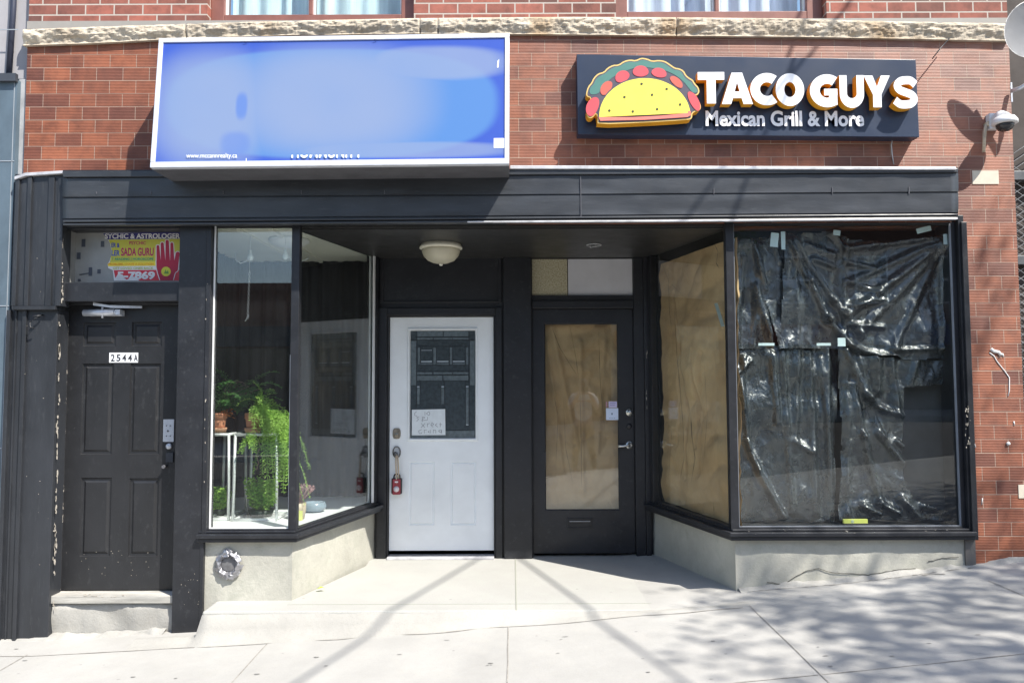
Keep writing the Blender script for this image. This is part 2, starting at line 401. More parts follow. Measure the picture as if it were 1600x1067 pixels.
# ================================================================== THE BUILDING
bld = thing('brick_building', 'red brick shop building with black storefront, stone ledge and ribbed red tiles', 'building', (0, 0, 0))
XL, XR = U(40,160,0).x, U(1583,230,0).x
ZF = U(800,268,0).z                          # top of fascia
ZL0, ZL1 = U(800,52,0).z, U(800,24,0).z
bm = BM()
box(bm, XL, XR, 0, .3, 2.575, U(800,40,0).z)
tw = obj('tiled_wall', bm, tilem, bld)
XP = U(1500,350,0).x
bm = BM(); box(bm, XP, XR, 0, .3, -.5, 2.575); obj('tiled_pier', bm, tilem, bld)
# upper brick wall around two windows
wins = [rct(326, -260, 647, 30, 0), rct(961, -260, 1288, 24, 0)]
bm = BM(); zt = 7.0; zb = U(800,50,0).z
wz1 = wins[0][3]
xx = [XL, wins[0][0], wins[0][1], wins[1][0], wins[1][1], XR]
for a, b in ((0,1),(2,3),(4,5)): box(bm, xx[a], xx[b], .003, .3, zb, wz1)
box(bm, XL, XR, .003, .3, wz1, zt)
obj('brick_wall', bm, brickm, bld)
# ledge: rock-faced blocks following the slightly sagging course
top_px = [(40,44),(150,40),(300,35),(450,30.5),(650,26.6),(780,25.3),(900,24.5),(1056,25.3),(1240,27),(1400,31.5),(1573,34.5)]
bot_px = [(40,69),(150,65.5),(300,57.5),(450,53),(650,50.5),(780,51),(900,52),(1056,54),(1240,55.5),(1400,58.5),(1573,62)]
def interp(tab, x):
    for (a, b), (c, d) in zip(tab, tab[1:]):
        if x <= c: return b+(d-b)*(x-a)/(c-a)
    return tab[-1][1]
bm = BM(); joints = [40, 293, 657, 685, 1056, 1573]
def rockblock(bm, xa, xb, top, bot, Y0, prot, seed):
    A = U(xa, 50, Y0).x; B = U(xb, 50, Y0).x; n = max(4, int((B-A)/.012)); m = 12; G = []
    for i in range(n+1):
        px = xa+(xb-xa)*i/n; zt_, zb_ = U(px, interp(top, px), Y0-prot).z, U(px, interp(bot, px), Y0-prot).z
        X = U(px, 50, Y0).x; c = []
        for j in range(m+1):
            t = j/m; z = zb_+(zt_-zb_)*t
            e = min(i, n-i)/2.0; e = min(1, e); ee = min(1, min(j, m-j)/1.5)
            d = prot*(.55+.45*ee*min(1, e+.3))
            p = Vector((X*9+seed, z*14, seed)); q = Vector((X*32, z*38, seed))
            v1 = noise.voronoi(Vector((X*8+seed, z*16, seed)))[0]; v2 = noise.voronoi(Vector((X*24, z*40, seed)))[0]; d += ee*e*(.014*noise.noise(p) + .018*(v1[1]-v1[0]-.3) - .012*v2[0] + .005*noise.noise(q*1.7))
            if t < .5: d -= (.5-t)*.05*ee
            c.append(bm.verts.new((X, Y0-d, z)))
        G.append([bm.verts.new((X, Y0+.05, zb_))]+c+[bm.verts.new((X, Y0+.05, zt_))])
    for a, b in zip(G, G[1:]):
        for k in range(m+2): bm.faces.new((a[k], b[k], b[k+1], a[k+1]))
    bm.faces.new(G[0]); bm.faces.new(G[-1][::-1])
for k, (a, b) in enumerate(zip(joints, joints[1:])):
    rockblock(bm, a+(.7 if k else 0), b-.7, top_px, bot_px, 0, .05, k*3.7+1)
obj('stone_ledge', bm, stonem, bld, recalc=True)
bm = BM(); box(bm, XL+.01, XR-.01, -.03, .1, U(800,40,0).z-.03, U(800,34,0).z); obj('ledge_mortar', bm, flat('grey_mortar', (.3,.28,.25)), bld)
# upstairs windows
for wi, (x0p, x1p, mx, zbp, p0, p1) in enumerate([(326,647,487,31,353,628),(961,1288,1119,24,979,1258)]):
    X0, X1, Z0, _ = rct(x0p, -260, x1p, zbp, 0.0); Z1 = wins[0][3]; Yw = .10
    bm = BM(); XA, XB, XM = U(p0,10,Yw).x, U(p1,10,Yw).x, U(mx,10,Yw).x
    zb = U((x0p+x1p)/2, 26 if wi == 0 else 21, Yw).z
    box(bm, X0, XA, Yw-.03, .2, Z0-.1, Z1); box(bm, XB, X1, Yw-.03, .2, Z0-.1, Z1)
    box(bm, XA, XB, Yw-.028, .2, Z0-.1, zb); box(bm, XA, XB, Yw-.028, .2, Z1-.05, Z1)
    box(bm, XM-.014, XM+.014, Yw-.026, .2, zb, Z1-.05)
    wf = obj('window', bm, brown_paint, bld, bevel=.004)
    bm = BM(); t = .012
    for a, b in ((XA, XM-.014), (XM+.014, XB)):
        box(bm, a, a+t, Yw, Yw+.03, zb, Z1-.05); box(bm, b-t, b, Yw, Yw+.03, zb, Z1-.05); box(bm, a+t, b-t, Yw+.001, Yw+.03, zb, zb+t)
    obj('sash', bm, white_trim, wf)
    bm = BM(); box(bm, XA+t, XB-t, Yw+.012, Yw+.016, zb+t, Z1-.05); obj('pane', bm, winglass, wf)
    bm = BM(); n = 120; G = []
    for i in range(n+1):
        x = XA+(XB-XA)*i/n; y = Yw+.14+.018*math.sin(i*.45+2*noise.noise(Vector((i*.05,wi,0))))+.03*noise.noise(Vector((i*.12, wi*9, 0)))
        G.append((bm.verts.new((x, y, zb-.1)), bm.verts.new((x, y+.01, Z1))))
    for a, b in zip(G, G[1:]): bm.faces.new((a[0], b[0], b[1], a[1])).smooth = True
    obj('curtain', bm, plain('curtain_cloth', (.60,.69,.77) if wi == 0 else (.66,.66,.80), .9, .2, 10, sc=(3,1,.2)), wf, recalc=False)
    bm = BM(); box(bm, X0, X1, .6, .7, Z0-.1, Z1); obj('room_wall', bm, flat('room_paint', (.5,.45,.4)), wf)
# ---- fascia
XF0, XF1 = U(98,310,-.09).x, U(1497,310,-.09).x
YF = -.09
def zq(px_l, px_r, Y): return U(100, px_l, Y).z, U(1497, px_r, Y).z
def hband(bm, yl0, yr0, yl1, yr1, Yf, Yb, x0=98, x1=1497, mi=0):
    quadp(bm, [(x0, yl0), (x1, yr0), (x1, yr1), (x0, yl1)], Yf, Yb, mi)
def wavy(bm, yl0, yr0, yl1, yr1, Yf, Yb, seed, x0=98, x1=1497, n=110):
    """a sheet metal board with faint dents"""
    A = []
    for i in range(n+1):
        t = i/n; px = x0+(x1-x0)*t; ya = yl0+(yr0-yl0)*(px-98)/1399; yb = yl1+(yr1-yl1)*(px-98)/1399
        c = [bm.verts.new(U(px, ya, Yf) + Vector((0, Yb-Yf, 0))), bm.verts.new(U(px, ya, Yf))]
        for k in range(7):
            s = k/6; p = U(px, ya+(yb-ya)*s, Yf); d = .006*noise.noise(Vector((p.x*2.2, p.z*7, seed)))+.003*noise.noise(Vector((p.x*7, p.z*12, seed)))
            d *= (1 if 0 < k < 6 else .4); p.y -= d + .002; c.append(bm.verts.new(p))
        c[1].co = c[2].co; c.append(bm.verts.new(c[-1].co)); c.append(bm.verts.new(U(px, yb, Yf) + Vector((0, Yb-Yf, 0)))); A.append(c)
    for a, b in zip(A, A[1:]):
        for k in (0,2,3,4,5,6,7,9): f = bm.faces.new((a[k], b[k], b[k+1], a[k+1])); f.smooth = (0 < k < 9)
    bm.faces.new(A[0]); bm.faces.new(A[-1][::-1])
bm = BM(); hband(bm, 266, 262, 350, 341, YF+.005, .12); obj('fascia_core', bm, black, bld)
bm = BM(); wavy(bm, 279, 271.5, 308, 299.5, YF, YF+.03, 1); wavy(bm, 311, 302, 341.5, 332, YF, YF+.03, 5)
fa = obj('fascia_board', bm, black_metal, bld)
bm = BM(); hband(bm, 267.5, 263, 277, 269.5, YF-.018, YF+.03); hband(bm, 344, 334, 347.5, 337, YF-.012, YF+.03); hband(bm, 349.5, 339, 352.5, 343, YF-.02, YF+.03)
obj('fascia_trim', bm, black_metal, bld, bevel=.004)
bm = BM(); 
quadp(bm, [(797,258.5),(1100,259.5),(1494,261),(1494,265.5),(1100,264.5),(797,264)], YF-.030, .0)
quadp(bm, [(22,276),(40,270),(99,266.5),(99,271),(40,275),(22,281)], -.075, .0)
quadp(bm, [(730,345.5),(1040,343.8),(1497,340.5),(1497,343),(1040,346.6),(730,347.8)], YF-.026, YF)
obj('metal_flashing', bm, alu_lt, bld, bevel=.003)
bm = BM()
for x in (150, 235, 348, 470, 600, 907, 1115, 1300, 1420):
    quadp(bm, [(x, 300-(x-98)*.006), (x+1.2, 300-(x-98)*.006), (x+1.2, 303), (x, 303)], YF-.008, YF) if x != 907 else quadp(bm, [(906.6,275),(907.8,275),(908.6,341),(907.4,341)], YF-.008, YF)
obj('fascia_seam', bm, plain('bare_metal_scratch', (.09,.09,.10), .4), bld)
# ---- soffit over the recess
ZS = 2.545
bm = BM(); prism_xy(bm, [(xLf-.02, .045), (xRf+.02, .045), (xRb+.03, 1.2), (xRb+.03, 1.6), (xLb-.03, 1.6), (xLb-.03, 1.2)], ZS, ZS+.12); box(bm, XF0+.01, XF1-.01, .02, .044, ZS+.012, ZS+.12); obj('soffit', bm, paint_black('soffit_paint', (.022,.022,.022)), bld)
# ---- left vertical cladding
bm = BM()
def vert(bm, r, Yf, Yb=.05): pbox(bm, r, Yf, Yb)
vert(bm, (20,272,98,478), -.05)
vert(bm, (21,277,27,478), -.066); vert(bm, (40,277,46.5,478), -.066); vert(bm, (73,277,82,478), -.062); vert(bm, (88,277,97,478), -.058)
vert(bm, (18,478,86,484), -.07)
obj('upper_cladding', bm, black_flash, bld, bevel=.003)
bm = BM()
xa, xb = U(15,560,-.03).x, U(88,560,-.03).x
box(bm, xa, xb, -.03, .1, -.5, U(60,484,-.03).z)
for q0, q1, y in ((11,17,-.052), (22,25,-.038), (35,41,-.046)):
    box(bm, U(q0,560,-.03).x, U(q1,560,-.03).x, y, -.028, -.5, U(60,484,-.03).z-.003)
obj('lower_cladding', bm, black_flash, bld, bevel=.003)
bm = BM(); r = U(55,505,-.05); tube(bm, [r+Vector((.04,0,.05)), r+Vector((.01,-.02,.03)), r+Vector((-.02,-.03,.0)), r+Vector((-.015,-.03,-.03)), r+Vector((.01,-.02,-.035))], .005)
tube(bm, [r+Vector((.04,.03,.06)), r+Vector((.035,-.01,.05)), r+Vector((.0,-.03,.045))], .006); obj('hook', bm, black, bld)
# ---- 2544A door bay
DY = .12
DX0, DX1, DZ0, DZ1 = rct(102, 474, 275, 921, DY); DX1 = U(276,590,-.028).x
JX0 = U(86,650,-.01).x
bm = BM()
box(bm, JX0, DX0+.0, -.012, .3, -.45, U(100,352,-.01).z)
obj('door_jamb', bm, black_chip, bld, bevel=.004)
PX0, PX1 = DX1+.02, U(323,650,-.03).x
bm = BM(); box(bm, DX1, PX1-.004, .0, .12, -.3, U(300,353,0).z)
box(bm, PX0-.02, PX1-.02, -.028, .0, -.3, U(300,353,0).z)
box(bm, PX1-.02, PX1+.012, -.036, .06, .40, U(300,353,0).z)
box(bm, PX1-.028, PX1-.004, -.033, .06, -.25, .41)
obj('pilaster', bm, black, bld, bevel=.004)
bm = BM()
pbox(bm, (100,441,281,471), -.005, .16, Yp=0); pbox(bm, (100,353,281,358), .0, .16, Yp=0)
pbox(bm, (100,468,281,476), .06, .16, Yp=.06)
obj('transom_rail', bm, black, bld, bevel=.004)
TY = .13
bm = BM(); pbox(bm, (117,358,290,446), TY, TY+.006)
tr_p = M('frosted_backed_glass'); c_ = tr_p.ramp(tr_p.noise(5,5), [(.3,(.25,.255,.245)),(.7,(.33,.335,.32))])
obj('transom_pane', bm, tr_p.set(c_, .3, tr_p.bump(tr_p.noise(9,3), .2, .01)), bld)
bm = BM(); pbox(bm, (108,355,118,446), .03, TY+.03, Yp=TY); pbox(bm, (104,355,112,446), .02, TY+.03, Yp=TY); obj('transom_reveal', bm, plain('dusty_reveal_paint', (.22,.22,.21), .7, .3), bld)
bm = BM()
for r in ((128,374,133.5,386),(158,377,163,386),(120.5,395,126,405),(139,418,144,431),(152.5,421,157.5,427.5),(122,436,126,440)): pbox(bm, r, TY-.004, TY, Yp=TY)
quadp(bm, [(124,428.5),(139,426),(139,427.5),(124,430)], TY-.0045, TY)
obj('tape_residue', bm, flat('dark_tape', (.06,.07,.09)), bld)
# the door leaf: six raised panels
def panel_door(x0, x1, z0, z1, Y, panels, th=.045):
    """front face with sunken moulded panels"""
    bm = BM(); xs_ = sorted({x0, x1} | {p[0] for p in panels} | {p[1] for p in panels}); zs_ = sorted({z0, z1} | {p[2] for p in panels} | {p[3] for p in panels})
    for a, b in zip(xs_, xs_[1:]):
        for c, d in zip(zs_, zs_[1:]):
            cx, cz = (a+b)/2, (c+d)/2
            if any(p[0] < cx < p[1] and p[2] < cz < p[3] for p in panels): continue
            bm.faces.new([bm.verts.new(q) for q in ((a,Y,c),(b,Y,c),(b,Y,d),(a,Y,d))])
    for p in panels:
        prev = None
        lev = p[4] if len(p) > 4 else [(0,0),(.006,.011),(.018,.012),(.034,.003)]
        for ins, dep in lev:
            r = [bm.verts.new(q) for q in ((p[0]+ins,Y+dep,p[2]+ins),(p[1]-ins,Y+dep,p[2]+ins),(p[1]-ins,Y+dep,p[3]-ins),(p[0]+ins,Y+dep,p[3]-ins))]
            if prev:
                for k in range(4): bm.faces.new((prev[k], prev[(k+1)%4], r[(k+1)%4], r[k]))
            prev = r
        bm.faces.new(prev)
    box(bm, x0, x1, Y+.02, Y+th, z0, z1)
    for a, b, c, d in ((x0,x0,z0,z1),(x1,x1,z0,z1)): bm.faces.new([bm.verts.new(q) for q in ((a,Y,c),(a,Y+th,c),(a,Y+th,d),(a,Y,d))])
    bmesh.ops.remove_doubles(bm, verts=bm.verts, dist=1e-5)
    return bm
pans = [rct(*r, DY) for r in ((130,504,181,541),(206,503,253,541),(127,568,176,710),(202,568,250,710),(125,746,173,869),(201,747,247,869))]
d1 = obj('apartment_door', panel_door(DX0, DX1, DZ0, DZ1, DY, pans), black_door, bld)
bm = BM(); box(bm, DX0-.05, DX1+.0, DY+.05, DY+.06, DZ0-.1, DZ1+.1); obj('door_backing', bm, dark_in, bld)
bm = BM(); X0, X1, Z0, Z1 = rct(171,551,216,566.5,DY)
for k in range(5):
    a = X0+(X1-X0)*k/5; box(bm, a+.0006, X0+(X1-X0)*(k+1)/5-.0006, DY-.004, DY+.002, Z0+.001*random.random(), Z1-.001*random.random(), 0)
for k, ch in enumerate('2544A'):
    merge(bm, textmesh(ch, (173+k*9, 553.5, 179.2+k*9, 564.5), DY-.0055, .002, .02), 1)
np_ = obj('number_plate', bm, [flat('white_enamel', (.75,.77,.8)), flat('black_numeral', (.03,.03,.035))], d1)
np_['label'] = 'white stick-on house number tiles reading 2544A'
bm = BM(); a = U(131,489,DY-.05); b = U(179,488,DY-.05); tube(bm, [a, b], .024, 16); tube(bm, [b, b+Vector((.01,0,0))], .018, 12)
box(bm, a.x+.02, b.x+.045, DY-.035, DY+.002, a.z-.02, a.z+.02); box(bm, b.x+.012, b.x+.045, DY-.066, DY-.03, b.z-.018, b.z+.018)
tube(bm, [U(160,497,DY-.06), U(160,480,DY-.06)], .007)
p0, p1, p2 = U(146,475,DY-.07), U(172,479,DY-.07), U(222,480,DY-.03)
for (s, e) in ((p0, p1), (p1, p2)):
    d = (e-s).normalized(); u = Vector((0,0,1))*.010; nrm = Vector((0,-1,0))*.005
    vv = [bm.verts.new(q) for q in (s-u-nrm, e-u*.8-nrm, e+u*.8-nrm, s+u-nrm, s-u+nrm, e-u*.8+nrm, e+u*.8+nrm, s+u+nrm)]
    for q in ((0,1,2,3),(7,6,5,4),(0,4,5,1),(1,5,6,2),(2,6,7,3),(3,7,4,0)): bm.faces.new([vv[i] for i in q])
obj('door_closer', bm, plain('silver_door_closer', (.6,.62,.66), .35, .15, 20, .4), d1)
bm = BM(); pbox(bm, (255,655,271.5,690), DY-.006, DY+.002, 0)
for q in ((260,665),(266,665),(260,681),(266,681)): p = U(*q, DY-.007); lathe(bm, (p.x,DY,p.z), [(.004,.0),(.004,.009),(.002,.010)], 8, 1, 'Y')
p = U(263,673,DY); lathe(bm, (p.x,DY,p.z), [(.006,0),(.006,.012),(.003,.013)], 10, 1, 'Y')
p = U(264.5,697,DY); lathe(bm, (p.x,DY,p.z), [(.021,0),(.020,.012),(.012,.016),(.004,.017)], 20, 0, 'Y')
pbox(bm, (259,707,270,722), DY-.012, DY+.001, 2); p = U(260,728,DY); lathe(bm, (p.x,DY,p.z), [(.008,0),(.008,.035),(.013,.04),(.012,.05)], 14, 1, 'Y')
obj('lock', bm, [plain('galvanised_plate', (.52,.55,.6), .4, .1, 20, .4), flat('dark_screw', (.10,.10,.11), .4), flat('keypad_plastic', (.03,.035,.045), .4)], d1)
bm = BM(); box(bm, DX0-.03, DX1+.01, -.005, .3, DZ0-.06, DZ0-.008); obj('threshold', bm, plain('worn_wood_threshold', (.34,.33,.30), .8, .35, 8, sc=(.4,1,4)), bld, bevel=.004)
bm = BM(); 
G = []
for i in range(41):
    x = DX0-.04+(DX1-DX0+.10)*i/40; c = []
    for j in range(9):
        z = -.42+(DZ0-.062+.42)*j/8; c.append(bm.verts.new((x, .015-.02*noise.noise(Vector((x*5, z*7, 1)))*1.2-.006*noise.noise(Vector((x*25, z*25, 1))), z)))
    c.append(bm.verts.new((x, .3, DZ0-.062))); G.append(c)
for a, b in zip(G, G[1:]):
    for k in range(9): bm.faces.new((a[k], b[k], b[k+1], a[k+1])).smooth = k < 8
obj('door_step', bm, apron, bld)
# ---- bay bases in stucco
XBL = PX1-.012; XBR = U(1512,860,0).x
ZB = .405
def wall_stucco(pts, z0, z1, seed):
    bm = BM(); n_all = []
    for (a, b) in zip(pts, pts[1:]):
        a = Vector((*a, 0)); b = Vector((*b, 0)); L = (b-a).length; n = max(2, int(L/.03)); nr = Vector(((b-a).y, -(b-a).x, 0)).normalized(); G = []
        for i in range(n+1):
            p = a+(b-a)*i/n; c = []
            for j in range(19):
                z = z0+(z1-z0)*j/18; e = 0 if i in (0, n) else 1
                d = e*(.010*noise.noise(Vector((p.x*3, z*3+p.y*3, seed)))+.004*noise.noise(Vector((p.x*14, z*14+p.y*9, seed))))
                c.append(bm.verts.new((p.x+nr.x*d, p.y+nr.y*d, z)))
            G.append(c)
        for u, v in zip(G, G[1:]):
            for k in range(18): bm.faces.new((u[k], v[k], v[k+1], u[k+1])).smooth = True
    return bm
obj('stucco_base', wall_stucco([(XBL, .0), (xLf, .0), (xLb, YB+.1)], -.5, ZB, 1), stucco, bld)
obj('stucco_base', wall_stucco([(xRb, YB+.1), (xRf, .0), (XBR, .0)], -.5, ZB, 9), stucco, bld)
bm = BM(); pbox(bm, (1508,838,1524,940), -.012, .1, Yp=0); obj('pier_foot', bm, concrete('dark_stained_concrete', (.16,.15,.14), .4), bld)
crk = flat('crack_shadow_gap', (.05,.05,.045))
# ---- bay windows
def bay(front, back, xo, side, name='display_window'):
    """front corner (x), back corner (x), outer end (x); side -1 left, +1 right"""
    zg0, zg1 = .478, U(800,353,.03).z
    f = Vector((front, .0)); b = Vector((back, YB)); d = (b-f).normalized(); nrm = Vector((-d.y, d.x)) if side > 0 else Vector((d.y, -d.x))
    bm = BM()
    # corner mullion
    cw = .028
    prism_xy(bm, [(front-cw, -.012), (front+cw, -.012), (front+cw, .05), (front-cw, .05)], zg0-.01, zg1+.05)
    # outer casing
    if side > 0:
        xi = U(1481,357,.0).x+.022; box(bm, xi, xi+.030, .0, .2, zg0-.02, zg1+.05); box(bm, xi+.030, XP+.005, -.034, .2, zg0-.075, zg1+.05); box(bm, XP-.02, XP+.018, -.050, .02, zg0-.08, zg1+.0)
    else:
        xi = xo+.012; box(bm, xo-.02, xi, -.004, .05, zg0-.01, zg1+.05)
    a, c = sorted((front-side*-cw, xi)) if side > 0 else sorted((xi, front-cw))
    box(bm, a, c, .005, .05, zg1, zg1+.05); box(bm, a, c, -.008, .05, zg0-.012, zg0+.004)
    # angled top and bottom rails, back post
    def seg(p, q, w0, w1, z0, z1):
        dd = (q-p).normalized(); nn = Vector((dd.y, -dd.x)); 
        prism_xy(bm, [tuple(p+nn*w0), tuple(q+nn*w0), tuple(q+nn*w1), tuple(p+nn*w1)], z0, z1)
    seg(f+d*.03, b, -.02, .02, zg1-.004, zg1+.06); seg(f+d*.03, b, -.02, .022, zg0-.02, zg0+.006); seg(b-d*.035, b+d*.02, -.022, .025, zg0, zg1-.006)
    fr = obj(name, bm, black, bld, bevel=.003)
    # sill with stepped moulding
    bm = BM(); o2 = nrm
    def sillring(w0, z0, z1):
        fo = Vector((front, 0)); 
        # offset corner: front line at y=-w0, angled line offset by w0 along outward normal
        dn = Vector((d.y, -d.x)) if (Vector((d.y, -d.x)).x*side < 0) else Vector((-d.y, d.x))
        t = (-w0 - (fo+dn*w0).y)/d.y; cor = fo+dn*w0+d*t; end = b+dn*w0+d*.05
        xo2 = (xo-.045) if side < 0 else (XP-.0)
        pts = [(xo2, -w0), tuple(cor), tuple(end), tuple(b-dn*.03+d*.05), (front-dn.x*.1, .07), (xo2, .07)]
        prism_xy(bm, pts if side < 0 else pts[::-1], z0, z1)
    sillring(.034, zg0-.022, zg0-.006); sillring(.070, zg0-.052, zg0-.022); sillring(.056, zg0-.078, zg0-.052)
    obj('sill', bm, black, fr, bevel=.005)
    bm = BM()
    a, c = (front+cw, xi) if side > 0 else (xi, front-cw)
    box(bm, a, c, .022, .028, zg0+.004, zg1)
    obj('pane', bm, rightglass if side > 0 else shopglass, fr)
    bm = BM(); nn = Vector((d.y, -d.x))
    p, q = f+d*.04, b-d*.035
    prism_xy(bm, [tuple(p-nn*.003), tuple(q-nn*.003), tuple(q+nn*.003), tuple(p+nn*.003)], zg0+.006, zg1-.004)
    obj('pane', bm, shopglass, fr)
    # putty / bare metal beads
    bm = BM(); t = .006
    if side < 0:
        box(bm, xi-.001, xi+.007, .006, .020, zg0+.004, zg1); box(bm, front-cw-.006, front-cw+.001, .004, .018, zg0+.004, zg1-.9); box(bm, xi+.01, front-cw-.006, .004, .018, zg0+.002, zg0+.010)
        seg(b-d*.068, b-d*.036, .012, .02, zg0, zg1-.006); seg(b-d*.068, b-d*.036, -.02, -.012, zg0, zg1-.006)
        seg(f+d*.04, b-d*.07, -.006, -.012, zg1-.014, zg1-.004)
    else:
        box(bm, front+cw-.001, front+cw+.007, .004, .020, zg0+.004, zg1); box(bm, xi-.008, xi+.001, .004, .02, zg0+.004, zg1-.0); box(bm, front+cw+.007, xi-.008, .004, .018, zg0+.002, zg0+.008)
    obj('glazing_bead', bm, white_trim if side < 0 else plain('grey_glazing_bead', (.20,.22,.25), .4), fr)
    return fr, xi, zg0, zg1, f, b, d
wl, xiL, zg0, zg1, fL, bL, dL = bay(xLf, xLb, PX1+.004, -1)
wr, xiR, _, _, fR, bR, dR = bay(xRf, xRb, XP, 1)
# ---- interiors of both bays
bm = BM(); prism_xy(bm, [(xiL-.06,.052),(xLf+.01,.052),(xLb-.035,YB),(xLb-.035,1.62),(-2.5,1.62),(-2.5,.37),(-2.15,.14),(xiL-.05,.06)], zg0-.03, zg0-.004); obj('display_floor', bm, white_in, bld)
bm = BM(); prism_xy(bm, [(xiL-.06,.052),(xLf+.02,.052),(xLb-.03,YB),(xLb-.03,1.62),(-2.5,1.62),(-2.5,.37),(-2.15,.14),(xiL-.05,.06)], zg1+.002, zg1+.02)
for x in (-1.95, -1.72): box(bm, x, x+.03, .08, 1.55, zg1-.016, zg1+.003)
obj('display_ceiling', bm, cream, bld)
def drapery(pts, z0, z1, amp=.02, f=60, n=240):
    bm = BM(); G = []; P = [Vector((*p, 0)) for p in pts]; L = [0]
    for a, b in zip(P, P[1:]): L.append(L[-1]+(b-a).length)
    for i in range(n+1):
        s = L[-1]*i/n; k = max(j for j in range(len(P)-1) if L[j] <= s+1e-9); t = (s-L[k])/(L[k+1]-L[k]); p = P[k]+(P[k+1]-P[k])*t
        dd = (P[k+1]-P[k]).normalized(); nn = Vector((dd.y, -dd.x, 0)); c = []
        for j in range(7):
            z = z0+(z1-z0)*j/6; off = amp*(math.sin(s*f+.7*math.sin(z*1.5+s*4))+.7*math.sin(s*f*.43+1.1))
            c.append(bm.verts.new((p.x+nn.x*off, p.y+nn.y*off, z)))
        G.append(c)
    for a, b in zip(G, G[1:]):
        for j in range(6): bm.faces.new((a[j], b[j], b[j+1], a[j+1])).smooth = True
    return bm
drp = obj('black_drape', drapery([(xiL-.03,.065),(xiL-.07,.14),(-2.46,.36),(-2.46,1.55),(xLb-.06,1.55),(xLb-.05,1.25)], zg0-.01, zg1+.01), drape, recalc=False)
tag(drp, 'floor length black drape hung behind the plants in the left window', 'curtain')
bm = BM(); box(bm, xLb-.04, xLb-.03, YB+.02, 1.7, zg0-.03, zg1); box(bm, -2.56, -2.54, .34, 1.7, -.2, zg1+.1); box(bm, -2.56, xLb, 1.68, 1.7, -.2, zg1+.1); box(bm, -2.54, xLb, .3, 1.7, zg1+.03, zg1+.05)
box(bm, xRb+.06, xRb+.08, YB+.03, 2.6, -.2, zg1+.1); box(bm, xRb, XR, 2.6, 2.62, -.2, zg1+.1); box(bm, XR-.05, XR-.03, .3, 2.6, -.2, zg1+.1); box(bm, xRb, XR, .06, 2.6, zg1+.051, zg1+.07); box(bm, XP+.02, XR-.04, .301, .33, -.2, zg1+.1)
prism_xy(bm, [(xRf+.05,.052),(XP-.02,.052),(XP-.02,2.6),(xRb+.1,2.6),(xRb+.05,YB)], zg0-.03, zg0-.006)
obj('interior_wall', bm, dark_in, bld)
# ---- recess back wall
YD = 1.30
ZT = ZS
WX0, WX1, WZ0, WZ1 = rct(608, 495, 772, 863, YD)
KX0, KX1, KZ0, KZ1 = rct(832.5, 483, 991, 864, YD)
TX0, TX1, TZ0, TZ1 = rct(830, 405, 989, 462, YD)
bm = BM(); yb = YD+.08; x0_, x1_ = xLb-.06, xRb+.09
box(bm, x0_, WX0, YD-.02, yb, -.1, ZT); box(bm, WX1, KX0, YD-.02, yb, -.1, ZT); box(bm, KX1, x1_, YD-.02, yb, -.1, ZT)
box(bm, WX0, WX1, YD-.02, yb, WZ1, ZT); box(bm, KX0, KX1, YD-.02, yb, KZ1, TZ0); box(bm, KX0, KX1, YD-.02, yb, TZ1, ZT)
box(bm, xLb-.028, xRb+.058, YD+.30, YD+.32, -.1, ZT+.1)  # unseen backing added to keep sky from showing through the door gaps
obj('entrance_wall', bm, black, bld)
bm = BM()
box(bm, WX0-.095, WX0-.015, YD-.055, YD-.02, 0, WZ1+.075); box(bm, WX1+.015, WX1+.07, YD-.055, YD-.02, 0, WZ1+.075); box(bm, WX0-.015, WX1+.015, YD-.052, YD-.02, WZ1+.012, WZ1+.072)
box(bm, WX0-.015, WX0, YD-.035, YD-.02, 0, WZ1+.012); box(bm, WX1, WX1+.015, YD-.035, YD-.02, 0, WZ1+.012); box(bm, WX0, WX1, YD-.035, YD-.02, WZ1, WZ1+.012)
box(bm, WX1+.085, KX0-.012, YD-.075, YD-.02, 0, ZT)
box(bm, KX0-.012, KX0-.001, YD-.03, YD-.02, 0, KZ1+.02); box(bm, KX1+.002, KX1+.085, YD-.045, YD-.02, 0, ZT); box(bm, KX1+.085, KX1+.125, YD-.065, YD-.02, 0, ZT)
box(bm, WX0-.085, WX1+.07, YD-.034, YD-.02, WZ1+.118, WZ1+.135); box(bm, WX0-.085, WX0-.05, YD-.034, YD-.02, WZ1+.135, ZT); box(bm, WX1+.04, WX1+.07, YD-.034, YD-.02, WZ1+.135, ZT)
box(bm, KX0, KX1, YD-.04, YD-.02, KZ1+.004, KZ1+.07)
obj('door_casing', bm, black, bld, bevel=.004)
bm = BM(); box(bm, TX0-.02, TX0+(TX1-TX0)*.355, YD+.0, YD+.02, TZ0, TZ1, 0); box(bm, TX0+(TX1-TX0)*.363, TX1+.02, YD+.004, YD+.02, TZ0, TZ1, 1)
pm = M('pebbled_beige_glass'); pm_ = pm.set(pm.ramp(pm.noise(90,4), [(.35,(.30,.26,.15)),(.6,(.52,.48,.34))]), .4, pm.bump(pm.noise(120,3), .8, .006))
tp = obj('transom_window', bm, [pm_, plain('white_transom_board', (.60,.60,.63), .5, .12, 2.2)], bld)
